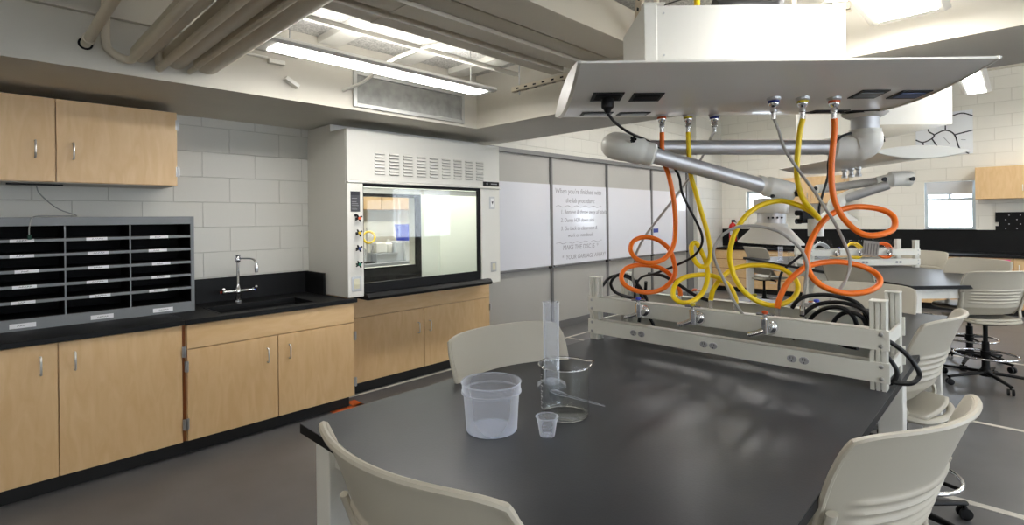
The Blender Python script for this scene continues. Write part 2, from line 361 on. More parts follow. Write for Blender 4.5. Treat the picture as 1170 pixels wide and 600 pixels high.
# ================================================================== LEFT CABINETS
def handle(parent,x,y,z,h=.10,axis='z',nrm=(1,0,0)):
    n_=Vector(nrm); p=Vector((x,y,z)); up=Vector((0,0,1)) if axis=='z' else Vector((0,1,0))
    pts=[p-up*h/2,p-up*h/2+n_*.028,p+up*h/2+n_*.028,p+up*h/2]
    pts=[pts[0],pts[0]+n_*.02,pts[1]+up*.008,p+n_*.03,pts[2]-up*.008,pts[3]+n_*.02,pts[3]]
    return MB().tube(pts,.0052,8).build('handle',M_HAND,parent)
def hinge(parent,x,y,z,dx=1):
    return MB().box(x-.004,x+.010,y-.011,y+.011,z-.034,z+.034).cyl((x+.010,y,z-.036),(x+.010,y,z+.036),.006,8).build('hinge',M_STEEL,parent)
XD=-3.98
c=thing('base_cabinet','maple base cabinet with two doors under the grey pigeonhole sorter','cabinet',(0,0,0),0,'maple base cabinets on the left wall')
B(XW+.01,XD-.022,-.30,.965,.1,.877).build('carcass',M_WOOD,c)
B(XW+.01,-4.055,-.30,.985,0,.1).build('toe_kick',M_KICK,c)
for (a,b,hy,gy) in ((-.295,.337,.265,-.295),(.343,.960,.415,.967)):
    d=B(XD-.02,XD,a,b,.105,.872).build('door',M_WOOD,c,bevel=.0015)
    handle(d,XD,hy,.755)
    for z in (.70,.22): hinge(c,XD+.001,gy+.004,z)
c=thing('base_cabinet','maple sink cabinet with wide top panel and two doors','cabinet',(0,0,0),0,'maple base cabinets on the left wall')
B(XW+.01,XD-.022,.985,2.205,.1,.60).build('carcass',M_WOOD,c)
B(XD-.04,XD-.022,.985,2.205,.6,.877).build('front_rail',M_WOOD,c)
B(XW+.01,XD-.03,.967,.985,.1,.877).build('filler_strip',M_WOODD,c)
B(XW+.01,XD-.022,2.187,2.205,.6,.877).build('end_panel',M_WOOD,c)
B(XW+.01,-4.055,.985,2.19,0,.1).build('toe_kick',M_KICK,c)
B(XD-.02,XD,.990,2.202,.715,.872).build('top_panel',M_WOODX,c,bevel=.0015)
for (a,b,hy,gy) in ((.990,1.578,1.505,.985),(1.584,2.202,1.665,2.207)):
    d=B(XD-.02,XD,a,b,.105,.708).build('door',M_WOOD,c,bevel=.0015)
    handle(d,XD,hy,.575)
    for z in (.60,.22): hinge(c,XD+.001,gy,z)
XH=-4.25
c=thing('base_cabinet','recessed maple cabinet with two doors under the fume hood','cabinet',(0,0,0),0,'maple base cabinets on the left wall')
B(XW+.01,XH-.022,2.33,4.005,.1,.862).build('carcass',M_WOOD,c)
B(XW+.01,XH-.06,2.33,3.98,0,.1).build('toe_kick',M_KICK,c)
B(XH-.02,XH,2.335,4.0,.692,.858).build('top_panel',M_WOODX,c,bevel=.0015)
for (a,b,hy,gy) in ((2.335,3.108,3.04,2.33),(3.114,4.0,3.178,4.006)):
    d=B(XH-.02,XH,a,b,.105,.685).build('door',M_WOOD,c,bevel=.0015)
    handle(d,XH,hy,.50)
    for z in (.58,.2): hinge(c,XH+.001,gy,z)
# countertop with sink
c=thing('countertop','continuous black epoxy countertop with sink on the left cabinets','countertop',(0,0,0))
sx0,sx1,sy0,sy1=-4.42,-4.06,1.22,1.90
m=MB(); z0,z1=.878,.909
XWb=XW+.004
m.box(XWb,XD+.02,-.6,.975,z0,z1); m.box(XWb,XD+.02,.978,sy0,z0,z1); m.box(XWb,XD+.02,sy1,2.155,z0,z1); m.box(XWb,sx0,sy0,sy1,z0,z1); m.box(sx1,XD+.02,sy0,sy1,z0,z1)
m.box(-3.995,XD+.02,2.155,2.225,z0,z1)
m.build('top',M_EPOXY,c,bevel=.002)
m=MB(); m.box(sx0-.02,sx0,sy0-.02,sy1+.02,.62,z0); m.box(sx1,sx1+.02,sy0-.02,sy1+.02,.62,z0); m.box(sx0,sx1,sy0-.02,sy0,.62,z0); m.box(sx0,sx1,sy1,sy1+.02,.62,z0); m.box(sx0-.02,sx1+.02,sy0-.02,sy1+.02,.602,.62)
m.build('sink_basin',M_EPOXY,c)
m=MB(); m.box(XWb,XW+.02,-.6,2.155,z1,1.10); m.build('backsplash',M_EPOXY,c)
B(XW+.02,-4.36,2.125,2.145,z1,1.10).build('side_splash',M_EPOXY,c)
m=MB(); m.box(sx0-.012,sx0,sy0-.012,sy1+.012,z1,z1+.003); m.box(sx1,sx1+.012,sy0-.012,sy1+.012,z1,z1+.003); m.box(sx0,sx1,sy0-.012,sy0,z1,z1+.003); m.box(sx0,sx1,sy1,sy1+.012,z1,z1+.003)
m.build('sink_rim',M_BLACK,c)
# faucet
f=thing('laboratory_faucet','chrome gooseneck lab faucet with two lever handles behind the sink','faucet',(-4.56,1.50,.909)); f.scale=(1.12,1.12,1.02)
MB().lathe([(.028,0),(.028,.008),(.018,.014),(.016,.05),(.02,.06),(.02,.10),(.014,.11),(.011,.14)],20).build('body',M_CHROME,f)
MB().tube([(0,0,.10),(0,0,.335)],.0105,14).lathe([(.012,.31),(.018,.32),(.02,.34),(.014,.355),(.018,.365),(.018,.372)],16).build('riser',M_CHROME,f)
MB().tube(spline([(0,0,.342),(.05,.03,.345),(.11,.06,.342),(.135,.075,.32),(.14,.078,.29)]),.0075,12).build('spout',M_CHROME,f)
MB().lathe([(.010,-.05),(.013,-.02),(.014,0),(.009,.01)],14,Matrix.Translation((.14,.078,.285))).build('nozzle',M_CHROME,f)
MB().tube([(0,-.10,.085),(0,.10,.085)],.011,12).build('valve_body',M_CHROME,f)
for s_ in (-1,1):
    hnd=MB().tube([(0,s_*.10,.085),(.004,s_*.112,.087)],.017,14).build('lever_hub',M_CHROME,f)
    MB().tube([(0,s_*.105,.087),(.05,s_*.11,.115)],[.006,.009],10).build('lever',M_CHROME,hnd)
    MB().tube([(0,s_*.112,.085),(0,s_*.118,.085)],.009,12).build('index_button',M_RED if s_<0 else M_BLUE,hnd)
# pigeonhole sorter
c=thing('pigeonhole_sorter','grey metal mail sorter with rows of dark labelled slots on the counter','sorter',(0,0,.909))
SF=-4.36; SB=-4.70; Y0,Y1=-.62,1.137
m=MB(); m.box(SB,SF,Y1-.022,Y1,0,.69); m.box(SB,SF,Y0,Y0+.022,0,.69); m.box(SB,SF,Y0+.022,Y1-.022,.636,.69); m.box(SB,SF-.002,Y0+.022,Y1-.022,0,.07)
m.build('case',M_GREY,c,bevel=.0015)
m=MB(); m.box(SB+.0,SB+.006,Y0+.022,Y1-.022,.07,.636); m.build('back_panel',M_DARK,c)
cols=[1.093,.753,.413,.073,-.267]
for y in cols[1:]:
    dv=B(SB+.006,SF-.012,y-.004,y+.004,.07,.636).build('divider',M_DARK,c); B(SF-.012,SF-.006,y-.004,y+.004,.07,.636).build('edge_strip',M_GREY,dv)  # dividers coloured near black to carry the shade inside the slots
zs=[.546,.452,.358,.264,.170]
k=0
for z in zs:
    sh=B(SB+.006,SF-.002,Y0+.022,Y1-.022,z-.009,z+.009).build('shelf',M_GREY,c,bevel=.002)
    B(SB+.01,SF-.012,Y0+.024,Y1-.024,z+.009,z+.011).build('shade_sheet',M_DARK,sh)  # black sheet on each shelf stands in for slot shadow
B(SB+.01,SF-.012,Y0+.024,Y1-.024,.07,.072).build('shade_sheet',M_DARK,c); B(SB+.006,SF-.012,Y1-.024,Y1-.021,.07,.636).build('side_shade_sheet',M_DARK,c)  # same painted shade on the sorter floor and inner side
for zi,z in enumerate(zs+[.03]):
    for yi,yc in enumerate((.925,.585,.225,-.1)):
        yy=yc+random.uniform(-.015,.015); w_=.055 if zi<5 else .06
        lb=MB().box(SF-.002,SF-.0005,yy-w_,yy+w_,z-.009,z+.010).build('name_label',M_LABEL,c) if zi<5 else MB().box(SF-.002,SF-.0005,yy-w_,yy+w_,z-.013,z+.015).build('name_label',M_LABEL,c)
        t_=MB(); n_=random.randint(3,5)
        for q in range(n_):
            a=yy-.025+q*.012; t_.tube([(SF,a,z-.003),(SF,a+.004,z+.004),(SF,a+.009,z-.002+random.uniform(-.001,.003))],.0012,4)
        t_.build('lettering',M_TXT,lb)
# upper cabinet left
def upper(name,label,x0,x1,y0,y1,z0,z1,gap,front='X'):
    c=thing(name,label,'cabinet',(0,0,0),0,'maple wall cabinets')
    if front=='X':
        B(x0,x1-.022,y0,y1,z0,z1).build('carcass',M_WOOD,c)
        B(x0+.01,x1-.03,y0+.015,y1-.015,z0-.004,z0).build('underside',M_LABEL if 0 else mat('under_white',s2l(205,198,188),.6),c)
        for a,b,hy in ((y0+.002,gap-.003,gap-.095),(gap+.003,y1-.002,gap+.085)):
            d=B(x1-.02,x1,a,b,z0+.002,z1-.002).build('door',M_WOOD,c,bevel=.0015); handle(d,x1,hy,z0+.20,.10)
        for z in (z0+.10,z1-.09): hinge(c,x1-.006,y1+.001,z)
    else:
        B(x0,x1,y0+.022,y1,z0,z1).build('carcass',M_WOOD,c)
        for a,b,hx in ((x0+.002,gap-.003,gap-.06),(gap+.003,x1-.002,gap+.06)):
            d=B(a,b,y0,y0+.02,z0+.002,z1-.002).build('door',M_WOOD,c,bevel=.0015); handle(d,hx,y0,z0+.16,.09,'z',(0,-1,0))
    return c
u=upper('wall_cabinet','maple wall cabinet above the grey pigeonhole sorter',XW,-4.33,-.29,1.03,1.818,2.342,.370)
B(-4.55,-4.50,.15,.42,1.806,1.814).build('light_slot',M_BLACK,u)
cb=spline([(-4.52,.29,1.806),(-4.55,.31,1.75),(-4.62,.40,1.66),(-4.66,.50,1.615),(-4.6,.46,1.608),(-4.45,.36,1.608),(-4.365,.265,1.60),(-4.335,.245,1.54),(-4.335,.243,1.49)])
c=thing('cable','thin pale cable with green plug hanging over the sorter edge','cable',(0,0,0))
MB().tube(cb,.0035,8).build('cord',mat('cable_grey',s2l(150,152,148),.5),c)
B(-4.345,-4.325,.235,.255,1.463,1.492).build('plug',mat('plug_green',s2l(10,60,45),.5),c,bevel=.004)
# ================================================================== FUME HOOD
h=thing('fume_hood','white fume hood with black framed glass sash and louvred top','fume hood',(0,0,0))
HX=-4.0; HY0,HY1=2.165,3.93
m=MB(); m.box(XW+.005,HX-.03,HY0,HY0+.03,.915,2.29); m.box(XW+.005,HX-.03,HY1-.03,HY1,.875,2.29); m.box(XW+.005,HX-.03,HY0,HY1,2.29,2.325)
m.build('cabinet_shell',M_HOOD,h)
m=MB(); m.box(HX-.03,HX,HY0,HY1,1.89,2.325); m.box(HX-.03,HX+.012,HY0,HY1,1.872,1.89)
m.build('fascia',M_HOOD,h,bevel=.006)
m=MB(); m.box(HX-.04,HX,HY0,2.312,.912,1.87); m.build('control_post',M_HOOD,h,bevel=.006)
m=MB(); m.box(HX-.04,HX,3.665,HY1,.88,1.87); m.build('control_post',M_HOOD,h,bevel=.006)
# louvres: 9 columns x 7 slots, pressed in the fascia: one part
for i in range(9):
    m=MB(); m2=MB()
    for j in range(7):
        yc=2.475+i*.1465; z=1.955+j*.029
        m2.box(HX,HX+.0105,yc-.047,yc+.047,z-.002,z-.0002)
        m.add([(HX,yc-.05,z),(HX,yc+.05,z),(HX+.011,yc+.046,z+.001),(HX+.011,yc-.046,z+.001),(HX,yc-.05,z+.016),(HX,yc+.05,z+.016)],[(0,1,2,3),(3,2,5,4),(0,3,4),(1,5,2)])
    lv=m.build('louvre_column',M_HOOD,h); m2.build('louvre_slots',mat('slot_shadow',(.12,.12,.115),.8),lv)
m=MB(); m.box(XW+.005,-4.30,2.175,3.92,2.325,2.395); m.build('top_housing',M_HOOD,h)
B(XW+.01,HX-.01,2.32,3.67,.88,.925).build('work_surface',M_EPOXY,h)
sl=MB(); sl.prism([(-4.06,.88),(-3.95,.88),(-3.935,.905),(-3.96,.935),(-4.06,.94)],2.315,3.755,Matrix(((1,0,0,0),(0,0,1,0),(0,1,0,0),(0,0,0,1))))
sl.build('airfoil_sill',M_EPOXY,h,bevel=.004)
s_=thing('x','x','x'); bpy.data.objects.remove(s_)
m=MB(); sxa,sxb=HX-.035,HX-.012
m.box(sxa,sxb,2.315,3.66,.94,1.02); m.box(sxa,sxb,2.315,3.66,1.845,1.872); m.box(sxa,sxb,3.625,3.663,1.005,1.845); m.box(sxa,sxb,2.312,2.32,1.005,1.845)
sash=m.build('sash_frame',M_BLACK,h)
B(-4.024,-4.020,2.32,3.625,1.005,1.845).build('glass',M_SASH,sash)
B(-4.05,-4.036,2.32,3.66,1.79,1.84).build('sash_header',M_HOOD,h)
# interior liner, back with pass-through window
LM=mat('liner_white',s2l(226,228,218),.35)
m=MB(); m.box(XW+.01,XW+.03,OY1+.04,3.90,.925,2.29); m.box(XW+.01,XW+.03,2.195,OY1+.04,OZ1+.03,2.29); m.box(XW+.01,XW+.03,2.195,2.38,.925,OZ1+.03)
m.box(XW+.01,HX-.05,3.67,3.69,.925,1.9); m.box(XW+.01,HX-.05,2.29,2.31,.925,1.9)
m.build('interior_liner',LM,h)
m=MB(); bx0,bx1=XW+.008,XW+.045
m.box(bx0,bx1,2.38,OY1+.045,OZ1-.005,OZ1+.03); m.box(bx0,bx1,2.38,OY1+.045,.925,1.075); m.box(bx0,bx1,OY1-.015,OY1+.045,1.075,OZ1-.005); m.box(bx0,bx1,2.38,2.42,1.075,OZ1-.005)
bf=m.build('rear_frame',M_BLACK,h)
B(XW+.02,XW+.024,2.42,OY1-.015,1.075,OZ1-.005).build('rear_glass',M_SASH,bf)
lt=B(-4.6,-4.2,2.5,3.5,2.27,2.288).build('interior_lamp',mat('hood_lamp',(.97,1,.97),.5,emit=8),h)
# valves
for z,cn,cc in ((1.575,'orange',s2l(225,90,40)),(1.452,'yellow',s2l(225,190,20)),(1.322,'blue',s2l(50,70,150)),(1.19,'green',s2l(20,120,95))):
    mt=Matrix(((0,0,1,HX),(1,0,0,2.245),(0,1,0,z),(0,0,0,1)))
    v=MB(); v.lathe([(.008,0),(.008,.03),(.012,.032),(.012,.05)],14,mt)
    for a in range(4):
        an=a*PI/2+.5; v.tube([(HX+.042,2.245,z),(HX+.044,2.245+.032*math.cos(an),z+.032*math.sin(an))],[.009,.0065],8)
    vo=v.build('gas_valve',M_BLACK,h)
    MB().cyl((HX+.05,2.245,z),(HX+.057,2.245,z),.0115,14).build('index_button',mat('index_'+cn,cc,.4),vo)
def plate(par,y0,y1,z0,z1,m2,nm='outlet'):
    o=B(HX,HX+.005,y0,y1,z0,z1).build(nm,M_STEEL,par,bevel=.002)
    B(HX+.005,HX+.009,y0+.018,y1-.018,z0+.018,z1-.018).build('receptacle',m2,o,bevel=.002); return o
plate(h,2.195,2.285,.965,1.085,M_IVORY); plate(h,3.79,3.87,1.0,1.105,M_IVORY); 
o=plate(h,3.775,3.855,1.66,1.79,mat('switch_white',s2l(235,235,232),.4),'switch_plate')
mm=MB(); mm.add([(HX+.010,3.80,1.74),(HX+.010,3.83,1.74),(HX+.010,3.815,1.705)],[(0,1,2)]); mm.build('arrow_mark',M_TXT,o)
o=B(HX,HX+.003,2.195,2.28,1.63,1.80).build('notice_plate',mat('notice_dark',s2l(70,70,74),.5),h)
B(HX+.003,HX+.004,2.195,2.28,1.768,1.80).build('notice_header',M_TXT,o)
mm=MB()
for k in range(7): mm.box(HX+.003,HX+.0036,2.205,2.205+random.uniform(.04,.065),1.65+k*.015,1.653+k*.015)
mm.build('notice_text',M_OUT,o)
MB().cyl((HX,2.24,1.60),(HX+.008,2.24,1.60),.013,16).build('indicator',M_BLACK,h)
o=B(HX,HX+.006,3.69,3.92,1.90,1.945).build('maker_plate',M_BLACK,h,bevel=.004)
mm=MB(); mm.ring((0,0,0),.010,.002,12,5,Matrix(((0,0,1,HX+.007),(1,0,0,3.745),(0,1,0,1.922),(0,0,0,1)))); 
for k in range(7): mm.box(HX+.006,HX+.0075,3.80+k*.013,3.808+k*.013,1.917,1.928)
mm.build('plate_lettering',M_OUT,o)
# ---- preparation room seen through the hood
struct(B(-9.0,-8.9,.8,8.2,0,2.9).build('wall_prep_back',M_BLK_B)); struct(B(-9.0,-4.85,8.2,8.3,0,2.9).build('wall_prep_far',M_BLK_B)); struct(B(-9.0,-4.85,.7,.8,0,2.9).build('wall_prep_near',M_PAINT))
struct(B(-9.0,-4.85,.7,8.3,2.9,3.0).build('ceiling_prep',M_PAINT))
o=B(-6.6,-6.3,2.5,6.5,2.8,2.84).build('ceiling_light',mat('prep_lamp',(1,.98,.95),.5,emit=16)); tag(o,'ceiling light glowing in the preparation room behind the fume hood','lamp')
for (yy,zz,a,b,cc,lb) in ((4.30,1.062,.09,.15,s2l(232,232,228),'white box on the grey tray on the bench seen through the hood'),(4.62,.92,.07,.30,s2l(200,206,212),'upright grey white box between tray and blue bin behind the hood')):
    o=B(-7.12,-6.92,yy-a,yy+a,zz,zz+b).build('storage_box',mat('box_%d'%int(yy*100),cc,.5),bevel=.01); tag(o,lb,'box')
c=thing('prep_bench','grey bench counter in the room seen through the fume hood','bench',(0,0,0)); B(-7.5,-6.75,3.2,6.6,.88,.92).build('top',mat('bench_grey',s2l(150,155,160),.4),c); B(-7.45,-6.8,3.25,6.55,.0,.88).build('carcass',M_WHITE,c)
c=thing('wall_cabinet','maple wall cabinets seen through the fume hood glass','cabinet',(0,0,0),0,'maple wall cabinets'); B(-8.88,-8.5,4.2,5.95,1.75,2.25).build('carcass',M_WOOD,c); B(-8.5,-8.48,4.75,5.2,1.76,2.24).build('door',M_WOOD,c); B(-8.5,-8.48,5.28,5.9,1.76,2.24).build('door',M_WOOD,c)
def bin_(name,label,x,y,z,wx,wy,hh,m_,g=None):
    t=thing(name,label,'bin',(x,y,z),0,g); mb=MB(); k=.9
    vs=[(-wx*k,-wy*k,0),(wx*k,-wy*k,0),(wx*k,wy*k,0),(-wx*k,wy*k,0),(-wx,-wy,hh),(wx,-wy,hh),(wx,wy,hh),(-wx,wy,hh)]
    mb.add(vs,[(0,1,2,3),(0,1,5,4),(1,2,6,5),(2,3,7,6),(3,0,4,7)]); mb.build('body',m_,t,solid=.006)
    r=MB(); r.box(-wx-.01,wx+.01,-wy-.01,-wy+.004,hh-.02,hh+.005); r.box(-wx-.01,wx+.01,wy-.004,wy+.01,hh-.02,hh+.005); r.box(-wx-.01,-wx+.004,-wy,wy,hh-.02,hh+.005); r.box(wx-.004,wx+.01,-wy,wy,hh-.02,hh+.005); r.build('rim',m_,t)
    return t
bin_('storage_bin','blue plastic storage bin seen through the fume hood glass',-7.1,4.97,1.23,.18,.20,.25,M_BLUE)
bin_('storage_bin','large milky storage bin under the blue bin behind the hood glass',-7.05,4.95,.92,.19,.27,.305,mat('bin_white',s2l(225,228,230),.4))
bin_('storage_bin','small grey tray at left on the bench behind the hood glass',-7.0,4.35,.92,.15,.18,.14,mat('bin_grey',s2l(190,195,200),.4))
for i,(yy,hh,r_,lb) in enumerate(((4.03,.30,.05,'tall pale bottle at the left on the bench behind the hood glass'),(4.47,.20,.06,'squat pale bottle on the grey tray side of the bench behind the hood'),(4.2,.26,.035,'slim pale bottle between the bottles on the bench behind the hood'))):
    b_=MB().lathe([(r_*.9,0),(r_,.01),(r_,hh*.65),(r_*.4,hh*.8),(r_*.4,hh),(r_*.3,hh)],18).build('bottle',M_TUB if i!=1 else mat('bottle_w',s2l(235,235,230),.4)); b_.location=(-7.0 if i!=1 else -7.0,yy,.92 if i!=1 else 1.06); tag(b_,lb,'bottle',None)
t=MB(); 
for k in range(3): t.ring((0,0,k*.025),.085,.012,24,8)
o=t.build('tubing_coil',M_YEL); o.location=(-6.95,4.10,1.30); o.rotation_euler=(PI/2.3,0,PI/2.6); tag(o,'yellow coil of tubing seen through the fume hood glass','tubing')
o=MB().tube([(-7.0,4.10,.92),(-7.0,4.10,1.45)],.01,8).build('retort_stand',M_STEEL); MB().box(-7.1,-6.9,4.02,4.18,.92,.935).build('stand_base',M_BLACK,o); tag(o,'thin steel retort stand behind the hood glass holding yellow tubing','stand')
# ================================================================== SOFFIT EQUIPMENT (upper left)
g=thing('air_grille','rectangular grey return air grille on the soffit above the fume hood','air grille',(-3.65,0,0))
m=MB(); y0,y1,z0,z1=2.03,3.135,2.425,2.70; t_=.03
m.box(0,.02,y0,y0+t_,z0,z1); m.box(0,.02,y1-t_,y1,z0,z1); m.box(0,.02,y0+t_,y1-t_,z0,z0+t_); m.box(0,.02,y0+t_,y1-t_,z1-t_,z1)
m.build('frame',mat('grille_frame',s2l(190,190,186),.4,metal=.4),g,bevel=.003); B(0,.006,y0+t_,y1-t_,z0+t_,z1-t_).build('filter_face',M_DUCTG,g)
def pipe(name,label,pts,r,m_=M_PIPE,fl=None,k=1):
    t=thing(name,label,'pipe',pts[0]); L=[Vector(p)-Vector(pts[0]) for p in pts]
    MB().tube(spline(L,6) if k>1 else L,r,20).build('run',m_,t)
    if fl is not None:
        for q in fl:
            c_=Vector(q)-Vector(pts[0]); MB().cyl(c_-Vector((.02,0,0)),c_+Vector((.02,0,0)),r*1.25,20).build('coupling',m_,t)
    return t
pipe('ceiling_pipe','cream pipe with a coupling, leftmost of the overhead pipes',[(-3.65,.44,2.535),(1.5,.44,2.535)],.024,fl=[(-3.54,.44,2.535)])
MB_=MB().ring((0,0,0),.028,.006,20,6,Matrix.Translation((-3.648,.44,2.535))@Matrix.Rotation(PI/2,4,'Y')); o=MB_.build('pipe_sleeve',M_BLACK); tag(o,'black hole sleeve where the leftmost pipe enters the soffit','pipe sleeve')
pipe('ceiling_pipe','cream pipe that bends down the soffit face then runs overhead',[(-3.62,.525,2.86),(-3.62,.525,2.70),(-3.62,.525,2.55),(-3.60,.55,2.50),(-3.57,.59,2.47),(-3.53,.62,2.46),(-3.40,.625,2.46),(-2.5,.625,2.46),(1.5,.625,2.46)],.021,k=6)
pipe('ceiling_duct','round cream duct just above the bent pipe',[(-3.65,.69,2.535),(1.5,.69,2.535)],.052)
pipe('ceiling_pipe','cream pipe with elbow between two round ducts',[(-3.62,.77,2.62),(-3.62,.77,2.52),(-3.60,.775,2.475),(-3.55,.78,2.468),(-3.4,.78,2.468),(1.5,.78,2.468)],.021,k=6)
pipe('ceiling_duct','wide round cream duct in the middle of the overhead pipes',[(-3.65,.865,2.55),(1.5,.865,2.55)],.07)
pipe('ceiling_pipe','thin cream conduit between the two widest ducts',[(-3.645,.935,2.475),(1.5,.935,2.475)],.014,fl=[(-3.5,.935,2.475)])
pipe('ceiling_duct','wide round cream duct nearest the hanging lamp',[(-3.65,1.035,2.56),(1.5,1.035,2.56)],.08)
o=B(-3.65,-3.61,YN+.1,1.6,2.70,2.725).build('conduit_rail',M_SOFF); tag(o,'pale conduit rail running along the upper soffit face','rail')
# beams / raceways running away from the camera
bx=[(-2.50,-2.39,2.62,2.74,'narrow grey ceiling beam nearest the lamp, first of four'),(-2.31,-2.17,2.62,2.76,'grey ceiling beam second from the lamp'),(-2.16,-2.02,2.64,2.80,'grey ceiling beam third from the lamp'),(-1.97,-1.72,2.62,2.84,'widest grey ceiling beam beside the service carrier box')]
for i,(a,b,z0,z1,lb) in enumerate(bx):
    m=MB(); m.box(a,b,-1.5,3.02 if i<3 else 3.0,z0,z1)
    m.box(a-.004,b+.004,1.5,1.53,z0-.004,z0)
    o=m.build('ceiling_beam',M_BEAM,bevel=.006); tag(o,lb,'beam','grey beams under the ceiling')
def strut(name,p0,p1,label,w_=.04,holes=True,m_=None,drop=None):
    p0=Vector(p0);p1=Vector(p1); d=p1-p0; L=d.length; t=thing(name,label,'strut',p0); mt=rot_to(d)
    m=MB(); m.box(-w_/2,w_/2,-w_/2,-w_/2+.004,0,L,mt); m.box(-w_/2,-w_/2+.004,-w_/2,w_/2,0,L,mt); m.box(w_/2-.004,w_/2,-w_/2,w_/2,0,L,mt); m.build('channel',m_ or M_PIPE,t)
    if holes:
        h_=MB(); n=int(L/.09)
        for i in range(n):
            for sgn in (-1,1):
                for ax in (0,1):
                    z=.05+i*.09
                    if ax==0: h_.box(sgn*w_/2-.001,sgn*w_/2+.001,-.006,.006,z,z+.03,mt)
                    else: h_.box(-.006,.006,sgn*w_/2-.001,sgn*w_/2+.001,z,z+.03,mt)
        h_.build('slots',M_BLACK,t)
    if drop:
        for q in drop: 
            r=MB(); c_=p0+d*q-p0; r.cyl(c_-Vector((0,0,.05)),Vector((c_.x,c_.y,ZN-p0.z)),.006,8); r.build('hanger_rod',M_STEEL,t)
    return t
strut('strut_channel',(-2.93,3.045,2.59),(-.6,3.045,2.59),'slotted cream strut channel crossing under the ceiling beams',drop=(.03,.5))
strut('strut_channel',(-1.75,2.95,2.62),(-1.25,2.2,2.86),'slanted slotted strut between the cross strut and the carrier box',.035)
strut('strut_channel',(-3.02,1.15,2.76),(-3.02,3.2,2.76),'long white strut above the hanging lamp left',.03,False,M_WHITE)
# ceiling joist boxes near the lamp
for i,(y,lb) in enumerate(((1.75,'white ceiling crosspiece above the hanging lamp, nearest'),(2.4,'white ceiling crosspiece above the hanging lamp, middle'),(2.95,'white ceiling crosspiece above the hanging lamp, beside the bulkhead'))):
    o=B(-3.64,-2.5,y,y+.16,2.84,2.89).build('ceiling_crosspiece',M_WHITE,bevel=.004); tag(o,lb,'crosspiece')
tag(MB().tube(spline([(-3.645,1.95,2.53),(-3.45,2.02,2.58),(-3.2,2.1,2.70),(-2.85,2.3,2.80),(-2.7,2.4,2.84)]),.012,10).build('flexible_conduit',M_WHITE),'white flexible conduit curving behind the hanging lamp','conduit')
fx=thing('conduit_bracket','white conduit box and bracket on the soffit behind the lamp','bracket',(-3.65,1.45,2.64))
B(0,.035,-.05,.06,-.015,.015).build('junction_box',M_WHITE,fx,bevel=.004); MB().tube([(.01,-.6,.02),(.01,-.05,.02)],.009,10).build('conduit',M_WHITE,fx)
MB().box(.0,.05,.10,.20,-.07,-.045,Matrix.Rotation(-.5,4,'X')).build('clamp',M_WHITE,fx)
# hanging linear lamps
def lamp(label,x0,x1,y0,y1,z,zc,strength=None,axis='Y',diff=None):
    t=thing('pendant_lamp',label,'lamp',((x0+x1)/2,(y0+y1)/2,z),0,'hanging linear ceiling lamps')
    w_=(x1-x0)/2; L=(y1-y0)/2
    m=MB(); m.prism([(-w_-.045,.012),(-w_-.02,0),(w_+.02,0),(w_+.045,.012),(w_+.03,.034),(-w_-.03,.034)],-L-.07,L+.07,Matrix(((1,0,0,0),(0,0,1,0),(0,1,0,0),(0,0,0,1))))
    m.build('housing',M_WHITE,t); B(-w_,w_,-L,L,-.004,.002).build('diffuser',diff or M_DIFF,t); B(-w_*.8,w_*.8,-L,L,.034,.038).build('upper_diffuser',M_UP,t)
    for s_ in (-1,1): MB().cyl((0,s_*(L-.1),.06),(0,s_*(L-.1),zc-z),.0035,6).build('suspension_wire',M_STEEL,t)
    return t
lamp('long glowing lamp hanging in front of the air grille and fume hood',-3.125,-2.975,1.20,2.80,2.55,ZN)
lamp('glowing lamp at the top of the picture right of the service carrier box',-.50,-.27,1.95,3.10,2.50,ZN)
lamp('small distant glowing lamp seen under the right end of the carrier wing',-.40,-.26,6.1,7.42,2.83,ZF,diff=M_DIM)
lamp('added unseen lamp over the middle of the far half of the room',-3.2,-3.0,5.2,7.0,3.35,ZF)  # this and the next four added to light the room, out of view
lamp('added unseen lamp near the back wall on the left side',-3.2,-3.0,8.2,10.0,3.4,ZF)
lamp('added unseen lamp near the back wall on the right side',.5,.7,8.6,10.4,3.3,ZF)
lamp('added unseen lamp over the right aisle behind the bulkhead',2.2,2.4,5.2,7.0,3.3,ZF)
lamp('added unseen lamp over the right aisle near the camera',2.0,2.2,.6,2.4,2.5,ZN,diff=M_DIM)
lamp('lamp hanging behind the camera at the left',-2.3,-2.1,-2.6,-.8,2.5,ZN,diff=M_DIM)
lamp('lamp hanging behind the camera at the right',.6,.8,-2.4,-.6,2.5,ZN,diff=M_DIM)
